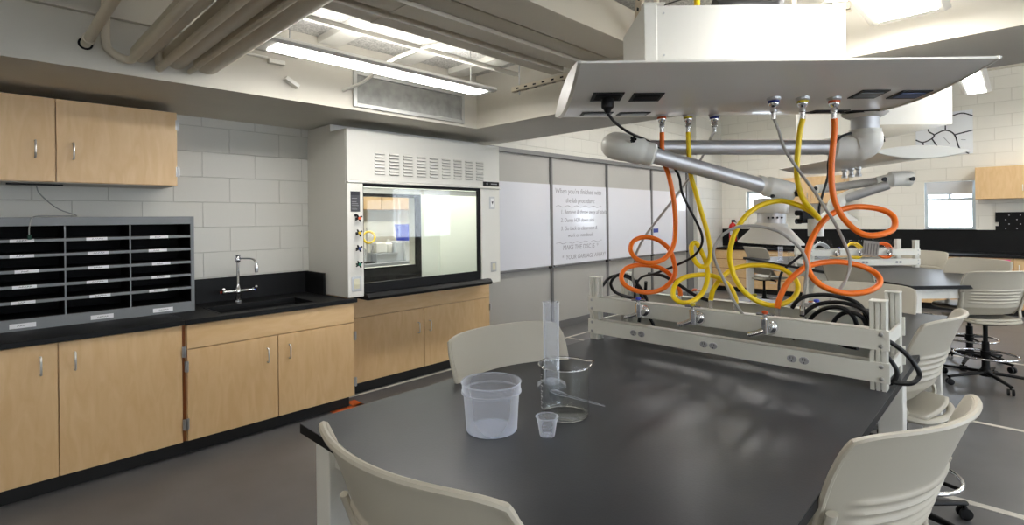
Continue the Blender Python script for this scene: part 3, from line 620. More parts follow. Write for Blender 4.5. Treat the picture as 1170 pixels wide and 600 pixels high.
# ================================================================== SERVICE CARRIERS (wing)
def carrier(label,center,rz,L,W,zt,box,outlets=True,blabel=None):
    t=thing('service_carrier',label,'service carrier',(center[0],center[1],0),rz,'overhead service carriers')
    # local x along wing, local y depth
    N=24; prof=[]
    for i in range(N+1):
        a=-W/2+W*i/N; q=1-(2*a/W)**2; prof.append((a,-.062*q-.004))
    for i in range(N,-1,-1):
        a=-W/2+W*i/N; q=1-(2*a/W)**2; prof.append((a,.045*q+.004))
    m=MB(); n=len(prof); vs=[(-L/2,p[0],zt+p[1]) for p in prof]+[(L/2,p[0],zt+p[1]) for p in prof]
    m.add(vs,[(i,(i+1)%n,(i+1)%n+n,i+n) for i in range(n)],True)
    w_=m.build('wing',M_WING,t)
    for s_ in (-1,1):
        e=MB(); x=s_*L/2
        vs=[(x-s_*.004,p[0]*1.012,zt+p[1]*1.12) for p in prof]+[(x+s_*.008,p[0]*1.0,zt+p[1]*1.0) for p in prof]
        e.add(vs,[list(range(n)),list(range(n,2*n))]+[(i,(i+1)%n,(i+1)%n+n,i+n) for i in range(n)]); e.build('end_cap',M_WHITE,t)
    bx0,bx1,by0,by1,bz0,bz1=box
    b_=MB(); b_.box(bx0+.05,bx1-.05,by0,by1,bz0,bz1); bo=b_.build('box_panel',M_WHITE,t)
    for a,b in ((bx0,bx0+.05),(bx1-.05,bx1)):
        c_=MB(); c_.box(a,b,by0-.006,by1+.006,bz0,bz1+.004); c_.box(a-.004 if a==bx0 else a-.03,b+.03 if a==bx0 else b+.004,by0-.012,by0+.03,bz1+.002,bz1+.010); c_.build('box_corner',M_WHITE,t,bevel=.003)
    s_=MB()
    for x in (bx0+.075,bx1-.075):
        for z in (bz1-.03,bz0+.05): s_.lathe([(.004,0),(.004,.003)],8,Matrix.Translation((x,by0-.003,z))@Matrix.Rotation(PI/2,4,'X'))
    s_.build('screws',M_STEEL,bo)
    k_=MB()
    for x in (bx0+.1,bx1-.1): k_.cyl((x,(by0+by1)/2,bz1),(x,(by0+by1)/2,ZN if bz1<ZN else ZF),.012,8)
    k_.build('hanger',M_PIPE,t)
    return t,zt,W
# wing 1
c1=ld(1.005,2.38,0); Lw,Ww=1.51,.985; ZT=2.115
w1,_,_=carrier('large white wing shaped service carrier hanging above the near table',(c1.x,c1.y),TH,Lw,Ww,ZT,(.51-1.005,1.277-1.005,2.0-2.38,2.36-2.38,2.12,2.36))
def wz(y): return ZT-.062*(1-(2*y/Ww)**2)-.004
def under_plate(t,x0,x1,y0,y1,skew,name='outlet_panel',m_=M_BLACK,inset=None):
    dz=.004
    P=[(x0,y0),(x1,y0),(x1+skew,y1),(x0+skew,y1)]
    m=MB(); vs=[(p[0],p[1],wz(p[1])+.002) for p in P]+[(p[0],p[1],wz(p[1])-dz) for p in P]
    m.add(vs,[(0,1,2,3),(4,5,6,7)]+[(i,(i+1)%4,(i+1)%4+4,i+4) for i in range(4)]); o=m.build(name,m_,t)
    if inset:
        m=MB(); q=.2; c=(sum(p[0] for p in P)/4,sum(p[1] for p in P)/4)
        R=[(c[0]+(p[0]-c[0])*.8,c[1]+(p[1]-c[1])*.55) for p in P]
        vs=[(p[0],p[1],wz(p[1])-dz+.001) for p in R]+[(p[0],p[1],wz(p[1])-dz-.003) for p in R]
        m.add(vs,[(0,1,2,3),(4,5,6,7)]+[(i,(i+1)%4,(i+1)%4+4,i+4) for i in range(4)]); m.build('receptacle',inset,o)
    return o
def loc_of(px,py,t=None):   # point on the wing underside in the wing's own frame
    best=None
    for i in range(200):
        D=1.9+i*.005; p=atd(px,py,D); lx=(p.x-c1.x)*cT+(p.y-c1.y)*sT; ly=-(p.x-c1.x)*sT+(p.y-c1.y)*cT
        e=abs(p.z-wz(ly))
        if abs(ly)<Ww/2 and (best is None or e<best[0]): best=(e,lx,ly)
    return best[1],best[2]
M_BLUEO=mat('outlet_blue',s2l(70,90,130),.4)
for (pa,pb,ins) in (((674,115),(713,107),M_DARK),((718,115),(759,107),M_DARK),((968,112),(1012,105.5),M_GREY),((1012,112),(1060,105.5),M_BLUEO)):
    a=loc_of(*pa); b=loc_of(*pb); under_plate(w1,a[0],a[0]+abs(b[0]-a[0])*.95 if 0 else b[0],a[1]-.0,a[1]-.10,0,inset=ins)
for (pa,pb,ins) in (((664,130),(698,130),M_OUT),((706,130),(740,130),M_OUT),((925,127.5),(962,127.5),M_DARK),((967,127.5),(1000,127.5),M_DARK)):
    a=loc_of(*pa); b=loc_of(*pb); under_plate(w1,a[0],b[0],a[1]-.05,min(a[1]+.05,Ww/2-.03),0,inset=ins)
# hose fittings under the wing
FIT={}
def fitting(px,py,key,colr,name):
    lx,ly=loc_of(px,py); z=wz(ly)
    m=MB(); m.lathe([(.028,.004),(.028,-.006),(.022,-.012),(.022,-.020)],20,Matrix.Translation((lx,ly,z))); b=m.build('service_fitting',M_ALU,w1)
    MB().lathe([(.0225,-.012),(.0225,-.022)],20,Matrix.Translation((lx,ly,z))).build('index_ring',colr,b)
    m=MB(); m.lathe([(.020,-.02),(.019,-.032),(.011,-.04),(.014,-.046),(.014,-.060),(.010,-.062),(.010,-.09)],16,Matrix.Translation((lx,ly,z))); m.build('coupling',M_CHROME,b)
    p=Vector((c1.x+lx*cT-ly*sT,c1.y+lx*sT+ly*cT,z-.088)); FIT[key]=p
CB=mat('ring_blue',s2l(30,50,130),.4); CY_=mat('ring_yellow',s2l(200,180,20),.4); CO=mat('ring_orange',s2l(200,80,30),.4)
fitting(884,112,'steelR',CB,''); fitting(917,112,'yelR',CY_,''); fitting(953,112,'orgR',CO,'')
fitting(756,131,'orgL',CO,''); fitting(786,131,'yelL',CY_,''); fitting(816,131,'steelL',CB,'')
# feed hoses above the box
tag(MB().tube(spline([ld(.75,2.1,2.36),ld(.76,2.12,2.5),ld(.80,2.15,2.7),ld(.85,2.2,2.88)]),.012,10).build('supply_hose',M_YEL),'yellow supply hose rising from the carrier box','hose')
tag(MB().tube([ld(.84,2.15,2.40),ld(.92,2.15,2.41),ld(1.0,2.16,2.41),ld(1.08,2.17,2.40)]+[ld(1.12,2.2,2.5),ld(1.13,2.2,2.7),ld(1.13,2.2,2.88)],.045,16).build('flexible_duct',M_RUB),'black flexible duct lying on top of the carrier box','duct')
# ================================================================== FUME ARM 1
D1,D2=2.64,2.66
a1=thing('extraction_arm','white and aluminium fume extraction arm under the near service carrier','extraction arm',(0,0,0))
pm=atd(988,127,2.60); 
MB().lathe([(.10,.012),(.10,0),(.085,-.012),(.066,-.02)],32,Matrix.Translation((pm.x,pm.y,2.053))).build('mounting_flange',M_WHITE,a1)
MB().lathe([(.060,0),(.060,-.11)],32,Matrix.Translation((pm.x,pm.y,2.065))).build('swivel_collar',M_ALU,a1)
pe=atd(985,168,2.62); pf=atd(948,168.5,D1)
m=MB(); m.tube(spline([(pm.x,pm.y,1.975),(pm.x,pm.y,1.95),Vector((pm.x,pm.y,pe.z+.02)),atd(975,169,2.62),pf],6),[.070]*6+[.074]*6+[.074]*6+[.066]*6+[.046],24); m.build('elbow',M_WHITE,a1)
kn=atd(1001,160,2.58); MB().lathe([(.010,0),(.010,.02),(.016,.022),(.016,.035)],6,rot_to((cT*.8+sT*.5,sT*.8-cT*.5,.1),kn-Vector((.0,.0,0)))).build('knob',M_BLACK,a1)
tL=atd(716,168.5,D1)
MB().tube([atd(950,168.5,D1),tL],.0365,28).build('upper_tube',M_ALU,a1)
jm=atd(745,174,2.50); 
# left joint: two half capsules
m=MB(); m.tube(spline([atd(735,168.5,D1),atd(718,168,D1),atd(704,167,2.58),atd(703,166.5,2.48),atd(716,169,2.44),atd(735,174,2.435),atd(748,177.5,2.43)],5),[.045]*5+[.056]*5+[.063]*5+[.065]*5+[.062]*5+[.054]*5+[.044],24); m.build('joint',M_WHITE,a1)
kn=atd(723,160,2.36)
m=MB(); m.lathe([(.006,-.02),(.006,.01)],8,rot_to((sT,-cT,.2),kn))
for q in range(5): 
    an=q*2*PI/5; m.tube([kn+Vector((sT,-cT,.2))*.01,kn+Vector((sT,-cT,.2))*.01+Vector((cT*math.cos(an),sT*math.cos(an),math.sin(an)))*.014],.006,6)
m.build('star_knob',M_BLACK,a1)
MB().tube([atd(745,177,2.43),atd(872,212.5,D2)],.0365,28).build('lower_tube',M_ALU,a1)
m=MB(); m.tube(spline([atd(865,209.5,D2),atd(876,213,D2),atd(893,217,D2),atd(906,221,D2)],5),[.044]*5+[.052]*5+[.052]*5+[.038],24); m.build('end_joint',M_WHITE,a1)
MB().lathe([(.010,0),(.010,.015),(.020,.018),(.020,.034),(.006,.04)],7,rot_to((cT+.3*sT,sT-.3*cT,-.1),atd(904,220,2.62))).build('knob',M_BLACK,a1)
MB().lathe([(.008,0),(.008,.012)],10,rot_to((sT,-cT,0),atd(882,224,2.60))).build('knob',M_BLACK,a1)
hc=atd(881,260,D2)
tilt=Matrix.Translation(hc)@Matrix.Rotation(.05,4,Vector((-sT,cT,0)))
MB().lathe([(.060,.155),(.080,.15),(.082,.125),(.080,.085),(.078,.082)],32,Matrix.Translation(atd(880,262,D2))@Matrix.Rotation(.05,4,Vector((-sT,cT,0)))).build('hood_collar',M_WHITE,a1)
cl=MB().lathe([(.066,.088),(.066,.02)],32,tilt).build('damper_ring',M_ALU,a1)
m=MB()
for k in range(4): m.cyl(hc+ld((-.045+k*.022),-.062,.05)-Vector((0,0,0)),hc+ld((-.045+k*.022),-.068,.05),.005,8)
m.build('vent_holes',M_BLACK,cl)
MB().lathe([(.074,.022),(.076,.0),(.082,.004),(.153,-.075),(.153,-.082),(.147,-.082),(.078,-.004)],40,tilt,caps=False).build('capture_hood',M_WHITE,a1)
# ================================================================== TABLES
def table(label,loc,rz,W,L,legs,group='black topped laboratory tables'):
    t=thing('lab_table',label,'table',loc,rz,group)
    m=MB(); m.box(-W/2,W/2,-L/2,L/2,.9115,.914); m.build('top_face',M_TABLE,t,bevel=.0)
    m=MB(); m.box(-W/2,W/2,-L/2,L/2,.882,.9115); m.build('tabletop',M_TEDGE,t,bevel=.003)
    ap=MB(); i_=.06
    ap.box(-W/2+i_,W/2-i_,-L/2+i_,-L/2+i_+.02,.79,.882); ap.box(-W/2+i_,W/2-i_,L/2-i_-.02,L/2-i_,.79,.882); ap.box(-W/2+i_,-W/2+i_+.02,-L/2+i_,L/2-i_,.79,.882); ap.box(W/2-i_-.02,W/2-i_,-L/2+i_,L/2-i_,.79,.882)
    ap.build('apron',M_WHITE,t)
    for (x,y) in legs:
        lg=B(x-.045,x+.045,y-.045,y+.045,.03,.882).build('leg',M_WHITE,t,bevel=.004); MB().lathe([(.03,0),(.03,.012),(.012,.014),(.012,.04)],12,Matrix.Translation((x,y,0))).build('levelling_foot',M_BLACK,lg)
    return t
TX=-.995; TYc=2.485
table('large near black topped laboratory table holding the glassware',(TX,TYc,0),0,1.31,3.53,[(-.585,-1.68),(.585,-1.68),(.585,.28),(-.585,.28),(-.585,1.68),(.585,1.68)])
# table 2: corner (-.71,5.83), long axis (-.69,.73)
a2=math.atan2(.69,.73); ux=Vector((math.cos(a2),math.sin(a2),0)); uy=Vector((-math.sin(a2),math.cos(a2),0))
C0=Vector((-.71,5.83,0)); cen2=C0+ux*.655+uy*1.765
table('far black topped laboratory table set at an angle near the back wall',cen2,a2,1.31,3.53,[(-.585,-1.68),(.585,-1.68),(.585,.0),(-.585,.0),(-.585,1.68),(.585,1.68)])
# ================================================================== SERVICE RACKS
def rack(label,loc,rz,detail=True):
    t=thing('service_rack',label,'service rack',loc,rz,'white utility racks across the tables')
    # local origin: centre; front face y=-.165 ; x half .645
    for sx in (-1,1):
        for sy in (-1,1):
            x=sx*.625; y=sy*.15
            m=MB(); w_=.025
            # slotted extrusion with grooves
            m.box(x-w_,x+w_,y-.006,y+.006,0,.322); m.box(x-.006,x+.006,y-w_,y+w_,0,.322)
            for ax in (-1,1):
                for ay in (-1,1): m.box(x+ax*w_-(.014 if ax>0 else 0),x+ax*w_+(.014 if ax<0 else 0),y+ay*w_-(.014 if ay>0 else 0),y+ay*w_+(.014 if ay<0 else 0),0,.322)
            p=m.build('post',M_RACKW,t)
            B(x-.027,x+.027,y-.027,y+.027,.322,.328).build('post_cap',M_RACKW,p,bevel=.002)
    for sy in (-1,1):
        for z0,z1,nm in ((.148,.222,'upper_rail'),(.030,.104,'lower_rail')):
            y0,y1=(-.178,-.165) if sy<0 else (.165,.178)
            m=MB(); m.box(-.66,.66,y0,y1,z0,z1)
            ya,yb=(-.178,-.125) if sy<0 else (.125,.178)
            m.box(-.595,.595,ya,yb,z1-.002,z1); 
            r=m.build(nm,M_RACKW,t,bevel=.0015)
            b_=MB()
            for x in (-.635,.635):
                for z in (z0+.015,z1-.015): b_.lathe([(.0075,0),(.0075,.003),(.005,.005)],12,Matrix.Translation((x,y0 if sy<0 else y1,z))@Matrix.Rotation(PI/2*(1 if sy<0 else -1),4,'X'))
            b_.build('bolts',M_STEEL,r)
    for sx in (-1,1):
        m=MB(); 
        for z0 in (.155,.04): m.box(sx*.625-.004+sx*.024,sx*.625+.004+sx*.024,-.125,.125,z0,z0+.05)
        m.build('end_rail',M_RACKW,t)
    # outlets on lower front rail
    for xc in (-.363,-.004,.36) if detail else (.0,.40):
        for dx in (-.022,.022):
            o=MB().lathe([(.018,0),(.018,.003),(.016,.005)],20,Matrix.Translation((xc+dx,-.178,.067))@Matrix.Rotation(PI/2,4,'X')@Matrix.Diagonal((1,.8,1,1))).build('outlet',M_OUT,t)
            s_=MB()
            for q in (-.005,.005): s_.box(xc+dx+q-.001,xc+dx+q+.001,-.1835,-.1825,.066,.076)
            s_.box(xc+dx-.002,xc+dx+.002,-.1835,-.1825,.056,.061)
            s_.build('slots',M_TXT,o)
    # turret valves
    for xc,cc,fl in ((-.319,'blue',1),(-.045,'yellow',1),(.261,'orange',1),(.319,'blue',-1),(.045,'yellow',-1),(-.261,'orange',-1)) if detail else ((-.33,'blue',1),(-.05,'yellow',1),(.28,'orange',1)):
        m=MB()
        VM=Matrix.Translation((xc,-.178*fl,.185))@Matrix.Rotation(0 if fl>0 else PI,4,'Z')@Matrix.Scale(1.38,4)
        m.lathe([(.021,0),(.021,.006),(.017,.012),(.012,.014),(.012,.036)],20,Matrix.Rotation(PI/2,4,'X'))
        m.tube([(-.005,-.036,-.016),(-.005,-.036,.028)],[.011,.013],14)
        m.tube([(-.005,-.036,.016),(-.005,-.036,.040)],.007,10)
        a_=Vector((-.026,-.050,-.015)); b_=Vector((-.046,-.062,-.021))
        m.tube([(-.005,-.036,-.004),a_,b_],[.009,.007,.0042],10)
        for k in range(3):
            p=a_.lerp(b_,.25+.25*k); m.tube([p,p+Vector((-.003,-.0025,-.001))],.0072,8)
        m.v=[VM@q_ for q_ in m.v]
        v=m.build('gas_valve',M_CHROME,t)
        hd=MB()
        for k in range(4):
            an=k*PI/2+.35; hd.tube([(-.005,-.036,.042),(-.005+.024*math.cos(an),-.036+.024*math.sin(an),.041)],[.005,.0038],8)
        hd.v=[VM@q for q in hd.v]; hd.build('valve_handle',M_CHROME,v)
        ib=MB().lathe([(.009,0),(.009,.006),(.004,.008)],14,VM@Matrix.Translation((-.005,-.036,.044))); ib.build('index_button',{'blue':M_BLUE,'yellow':CY_,'orange':CO}[cc],v)
    return t
RY=2.455
rack1=rack('white utility rack with chrome valves across the near table',(-1.005,RY+.01,.914),0)
r2c=cen2+uy*.05
rack2=rack('white utility rack on the far angled table',(r2c.x,r2c.y,.914),a2,False)
# service box fittings inside the rack: ferrule connectors under the hoses
def mk_hose(name,label,cat,pts,r,m_,k=8,ferr=None,fm=None,n=12):
    t=thing(name,label,cat,(0,0,0),0,'hoses and cords between carrier and rack')
    P=spline(pts,k); MB().tube(P,r,n).build('tubing',m_,t)
    if ferr:
        p=Vector(ferr); m=MB(); m.lathe([(.014,0),(.014,.012),(.009,.014),(.0095,.018),(.0115,.02),(.0115,.055)],16,Matrix.Translation((p.x,p.y,p.z-.055))); m.build('ferrule',M_CHROME,t)
        m=MB(); m.cyl((p.x,p.y,1.035),(p.x,p.y,p.z-.05),.008,10); m.build('riser',M_STEEL,t)
    return t
def zy(px,py,Y):
    R=atd(px,py,1.0); k=Y/R.y; return atd(px,py,k)
# ferrule top points (Y=2.43 plane between the rails)
FO={'orgL':(777,338),'yelL':(841,347),'yelR':(812,343),'orgR':(888,352),'steelL':(727,345),'steelR':(917,350)}
FP={k:zy(*v,2.45) for k,v in FO.items()}
def path(key,pix,start,end):
    """pix: list of (x,y,extra depth)"""
    d0=-start.x*sT+start.y*cT; d1=-end.x*sT+end.y*cT; n=len(pix); out=[start]
    for i,q in enumerate(pix):
        t=(i+1)/(n+1); D=d0+(d1-d0)*t+(q[2] if len(q)>2 else 0); out.append(atd(q[0],q[1],D))
    out.append(end); return out
def Z2(l): return [(660+a[0]/3,200+a[1]/3,a[2] if len(a)>2 else 0) for a in l]
orgL=Z2([(292,-60),(312,0),(325,60),(333,120),(335,180),(328,240,-.04),(300,285,-.06),(250,302,-.07),(205,290,-.04),(182,260,0),(190,228,.05),(225,213,.07),(270,220,.05),(310,250,.02),(328,290,0),(333,340,-.02),(300,385,-.04),(250,402,-.05),(200,397,-.05),(160,375,-.02),(150,345,.02),(170,318,.05),(220,308,.06),(280,318,.04),(320,345,.02),(345,385,.0),(352,405,0)])
mk_hose('gas_hose','orange hose looping down to the left part of the near rack','hose',path('orgL',orgL,FIT['orgL'],FP['orgL']),.0115,M_ORG,ferr=FP['orgL'])
yelL=Z2([(382,-60),(388,0),(405,60),(425,130),(445,200),(455,270,-.02),(440,310,-.04),(415,310,-.03),(395,280,0),(390,245,.04),(405,232,.05),(425,265,.04),(442,310,.02),(445,355,-.02),(430,400,-.05),(395,432,-.07),(355,437,-.07),(328,415,-.03),(335,375,.03),(370,350,.06),(430,342,.06),(480,352,.04),(520,382,.01),(540,420,0)])
mk_hose('gas_hose','yellow hose with a small twist and wide loop at the middle of the near rack','hose',path('yelL',yelL,FIT['yelL'],FP['yelL']),.0115,M_YEL,ferr=FP['yelL'])
yelR=[(914,150),(911,180),(911,205),(918,228),(932,245),(935,249),(925,241),(908,233),(890,229.5,.03),(868,235,.03),(851,248),(839,268),(833.6,290),(836,307),(841,320,-.02),(850,333,-.04),(865,344,-.06),(882,349,-.07),(897.6,346,-.06),(908.5,338,-.04),(911.7,327,0),(906,316,.03),(893,307,.05),(876,303.5,.06),(854,303.5,.05),(837,308,.03),(824,318,.01),(815,331,0)]
mk_hose('gas_hose','yellow hose with the tall arch and lower loop right of the rack centre','hose',path('yelR',yelR,FIT['yelR'],FP['yelR']),.0115,M_YEL,ferr=FP['yelR'])
def C3(l): return [(840+a[0]/2.4,200+a[1]/2.4,a[2] if len(a)>2 else 0) for a in l]
orgR=[(953.5,150),(951,175)]+C3([(264,0),(267,45),(278,85),(305,128,-.02),(350,162,-.05),(400,163,-.05),(435,145,-.02),(432,112,.02),(390,92,.05),(320,88,.06),(260,110,.05),(218,160,.02),(197,220,0),(205,270,-.02),(240,305,-.05),(300,324,-.07),(360,320,-.07),(395,300,-.02),(388,272,.03),(340,248,.05),(270,238,.06),(200,250,.04),(150,288,.01),(125,330,0)])
mk_hose('gas_hose','orange hose with two large loops at the right part of the near rack','hose',path('orgR',orgR,FIT['orgR'],FP['orgR']),.0125,M_ORG,ferr=FP['orgR'])
stL=[(812,158,.0),(802,180,.04),(785,207,.0),(760,240,0),(737,270,0),(726,293,0),(723,315,0),(725,330,0)]
mk_hose('steel_hose','braided steel hose slanting down to the left end of the near rack','hose',path('stL',stL,FIT['steelL'],FP['steelL']),.0065,M_BRAID,ferr=FP['steelL'])
stR=[(889,147),(897,171),(912.5,194.5),(930,218),(943,238),(955,257),(966.7,282),(971,297),(970,310,0),(962,327,.0),(946,345,.0),(920,368,.0),(890,380,.0),(862,372,.0),(842,350,.03),(828,322,.05),(819,303,.05),(815,288,.03),(820,275,.03),(829,266,.03),(844,259,.03),(866,258.5,.0),(888,264,-.03),(902,273,-.03),(915,285,-.03),(922,302,-.02),(920,325,0)]
mk_hose('steel_hose','braided steel hose making one wide grey arch behind the yellow hoses','hose',path('stR',stR,FIT['steelR'],FP['steelR']),.0065,M_BRAID,ferr=FP['steelR'])
# power cords
pl=atd(694,112,2.62)
t=thing('power_cord','black power cord plugged into the left end of the carrier wing','cord',(0,0,0),0,'hoses and cords between carrier and rack')
MB().lathe([(.018,.0),(.026,-.01),(.026,-.045),(.016,-.055),(.010,-.07)],18,Matrix.Translation(loc_w:=Vector((0,0,0)))@Matrix.Translation(atd(694,112,2.2)+Vector((0,0,.005)))).build('plug',M_RUB,t)
PLG=atd(694,112,2.2); pp=PLG+Vector((0,0,-.065))
L_=[(703,140,2.25),(718,151,2.32),(740,161,2.45),(756,172,2.52),(764,180,2.53),(770,191,2.50),(776,202,2.48),(779,219,2.46),(787,237,2.45),(796,254,2.44),(802,269,2.42),(801,281,2.46),(792,293,2.52),(773,303,2.60),(750,312,2.68),(733,317,2.74),(727,327,2.76),(725,341,2.76),(726,360,2.76)]
MB().tube(spline([pp]+[atd(a,b,c) for a,b,c in L_]),.0062,10).build('cord',M_RUB,t)
t=thing('power_cord','black cord hanging from the arm joint down behind the orange hose','cord',(0,0,0),0,'hoses and cords between carrier and rack')
MB().tube(spline([atd(a,b,c) for a,b,c in [(972,152,2.56),(960,157,2.54),(951,170,2.55),(946.5,186,2.55),(946,201,2.55),(940,222,2.55),(936,238,2.55),(935,262,2.55),(925,283,2.55),(905,300,2.55),(893,312,2.55),(890,330,2.5),(893,345,2.5)]]),.0062,10).build('cord',M_RUB,t)
cords=[('black cord coil drooping over the left front rail of the near rack',[(688,327,-.02),(697,317),(710,315),(723,320),(731,328),(738,340,.0),(741,355,.02)]),
('black cord loop hanging at the left end of the near rack',[(741,355,.05),(731,330),(722,318),(709,313.5),(701,318),(698,325),(702,333),(712,338),(724,341,0),(733,345,0)]),
('thick black cord arching over the right part of the near rack',[(905,352),(912,343),(925,338),(943,337),(961,340),(977,345),(987,355),(990,370,.02),(985,385,.05)]),
('black cord with a low arch inside the right part of the near rack',[(915,362),(928,351),(944,346),(965,346.5),(984,353),(994,364),(998,385,.05)]),
('short black cord curl inside the rack near its right posts',[(948,376),(957,362),(969,357),(983,361),(992,374,.02)]),
('black cord bundle rising behind the left blue valve of the near rack',[(727,320),(731,333),(736,347),(742,362),(748,374)]),
('black cord leaning through the left end of the near rack',[(738,322),(737,336),(733,350),(730,368)]),
('black cord arc in the middle of the right coil inside the near rack',[(922,372),(930,360),(945,352),(962,352),(975,362),(980,376)]),
('black cord running from the left coil along the rear rail',[(741,313),(757,315),(775,325),(795,338),(815,345)]),
('black cord crossing low inside the rack between the rails',[(905,388),(914,377),(930,380),(948,388),(965,395),(980,398)]),
]
for i,(lb,px) in enumerate(cords):
    yb=2.45; P=[zy(q[0],q[1],yb+(q[2] if len(q)>2 else 0)+.02*math.sin(i*2+j)) for j,q in enumerate(px)]
    e=P[-1].copy()
    tag(MB().tube(spline(P),.0085,10).build('power_cord',M_RUB),lb,'cord','loose black cords in the near rack')
for lb,px,r_ in (('black cord loop bulging out past the right posts of the near rack',[(1004,385,1.93),(1017,391,1.93),(1030,400,1.92),(1040,410,1.91),(1049,423,1.9),(1050,431,1.9),(1042,438,1.9),(1028,438,1.92),(1014,435,1.95)],.0085),('inner black cord loop at the right posts of the near rack',[(1006,402,1.95),(1016,410,1.94),(1024,422,1.93),(1024,431,1.93),(1018,438,1.94),(1008,437,1.97)],.008)):
    tag(MB().tube(spline([atd(a,b,c) for a,b,c in px]),r_,10).build('power_cord',M_RUB),lb,'cord','loose black cords in the near rack')
# paper tag on the orange hose
tg=thing('cable_tie_tag','small grey printed tag tied to the upper orange loop','tag',(0,0,0)); p=atd(995,284,2.35)
mt=Matrix.Translation(p)@Matrix.Rotation(TH,4,'Z')@Matrix.Rotation(.12,4,'Y')
MB().box(-.035,.035,-.001,.001,-.034,.034,mt).build('card',mat('tag_grey',s2l(150,145,138),.6,var=.15,vscale=60),tg)
m=MB()
for k in range(5): m.box(-.028+k*.013,-.024+k*.013,-.002,-.001,-.026,.022,mt)
m.build('print',mat('tag_ink',s2l(105,100,95),.7),tg)
MB().tube([atd(989,268,2.35),atd(993,262,2.33),atd(992,273,2.34)],.0022,6).build('tie',M_BLACK,tg)
# white clamp holding the yellow hose
cp=thing('hose_clamp','white block clamp with black knobs holding the right yellow hose','clamp',(0,0,0)); p=atd(932,257,2.52)
MB().lathe([(.034,-.055),(.034,.028),(.026,.03),(.026,.0)],20,Matrix.Translation(p)).build('sleeve',M_WHITE,cp)
m=MB(); q=atd(920,248,2.55); m.box(-.02,.035,-.015,.015,-.03,.03,Matrix.Translation(q)@Matrix.Rotation(TH,4,'Z'))
for a in (-.02,.02): m.tube([q+ld(-.02,0,a),q+ld(-.045,0,a)],.013,8)
m.build('knob_bracket',M_BLACK,cp)
# ================================================================== CARRIER 2 + ARM 2
pa=ld(3.43,4.96,0); 
c2=ld(3.81,5.74,0)
w2,_,_=carrier('distant white service carrier wing above the far table',(c2.x,c2.y),TH+PI/2,1.73,.88,2.14,(-.64,.86,-.474,.223,2.426,2.95))
m=MB(); 
for k in range(3): m.lathe([(.03,0),(.03,-.02),(.02,-.03),(.02,-.07),(.03,-.075),(.03,-.1)],12,Matrix.Translation((-.05+.12*k,.05,2.07)))
m.build('service_fittings',M_ALU,w2)
m=MB(); m.lathe([(.06,.4),(.06,0)],16,Matrix.Translation((0,0,2.12))); m.build('stem',M_WHITE,w2)
a3=thing('extraction_arm','distant grey fume extraction arm folded under the far service carrier','extraction arm',(0,0,0))
MB().tube([atd(940,215.5,5.6),atd(1010,206.5,5.3)],.042,20).build('upper_tube',M_ALU,a3)
MB().tube([atd(960,229,5.3),atd(1015,211,5.1)],.045,20).build('lower_tube',M_ALU,a3)
m=MB(); m.tube(spline([atd(1003,208,5.25),atd(1018,205,5.2),atd(1032,204,5.2),atd(1041,204.5,5.2)],5),[.055]*5+[.075]*5+[.075]*5+[.04],20); m.build('joint',M_WHITE,a3)
m=MB(); m.tube([atd(950,214,5.6),atd(933,216,5.6)],[.05,.045],16); m.build('joint',M_WHITE,a3)
m=MB(); m.tube(spline([atd(975,222,5.3),atd(958,230,5.3),atd(953,240,5.3)],5),[.06]*5+[.075]*5+[.06],16); m.build('end_joint',M_WHITE,a3)
for q in ((1009,205,5.1),(1041,204.5,5.12),(930,215.5,5.55)): MB().lathe([(.018,0),(.022,.03)],8,rot_to((sT,-cT,0),atd(*q))).build('knob',M_BLACK,a3)
MB().lathe([(.08,.04),(.085,0),(.19,-.09),(.19,-.10)],28,Matrix.Translation(atd(954,241,5.3)),caps=False).build('capture_hood',M_WHITE,a3)
MB().tube([atd(985,178,5.6)+Vector((0,0,-.05)),atd(940,214,5.6)+Vector((0,0,0))],.03,12).build('drop_tube',M_ALU,a3) if 0 else None
# ================================================================== GLASSWARE ON THE NEAR TABLE
ZT_=.914
def vessel(prof,n=48): return MB().lathe(prof,n,caps=False)
# tub
t=thing('plastic_tub','round milky plastic tub, largest empty container on the near table','tub',(-1.165,1.10,ZT_)); t.scale=(1,1,.77)
hh=.196; vessel([(.0005,.004),(.060,.004),(.074,.002),(.0775,.006),(.081,.08),(.0855,.155),(.0885,.157),(.0895,.188),(.0885,.190)]).build('body',M_TUB,t)
vessel([(.0885,.150),(.0915,.151),(.0915,.156),(.0885,.158)]).build('rim_band',M_TUB,t); MB().ring((0,0,.190),.0905,.0022,48,6).build('rim',M_TUB,t)
# beaker
MB().lathe([(.0005,.005),(.070,.005)],40,caps=False).build('bottom',M_TUB,t); MB().ring((0,0,.004),.074,.003,48,6).build('bottom_bead',M_TUB,t)
t=thing('beaker','large clear glass beaker with a spout and white scale','beaker',(-1.075,1.345,ZT_))
R=.0775
vessel([(.0005,.003),(R-.012,.003),(R-.004,.006),(R-.001,.014),(R-.001,.160)]).build('wall',M_BEAKER,t)
vessel([(R-.014,.0),(R-.006,.001),(R,.006),(R+.0012,.014),(R+.0012,.158),(R+.003,.163)]).build('outer_wall',M_BEAKER,t)
m=MB(); pts=[]
for i in range(49):
    a=2*PI*i/48; da=math.atan2(math.sin(a-.95),math.cos(a-.95)); rr=R+.007+.013*math.exp(-(da/.16)**2); pts.append((rr*math.cos(a),rr*math.sin(a),.165+.004*math.exp(-(da/.2)**2)))
m.tube(pts,.003,8,caps=False); m.build('rim',M_GLASS,t)
MB().ring((0,0,.004),R-.006,.003,48,6).build('base_bead',M_GLASS,t)
m=MB()
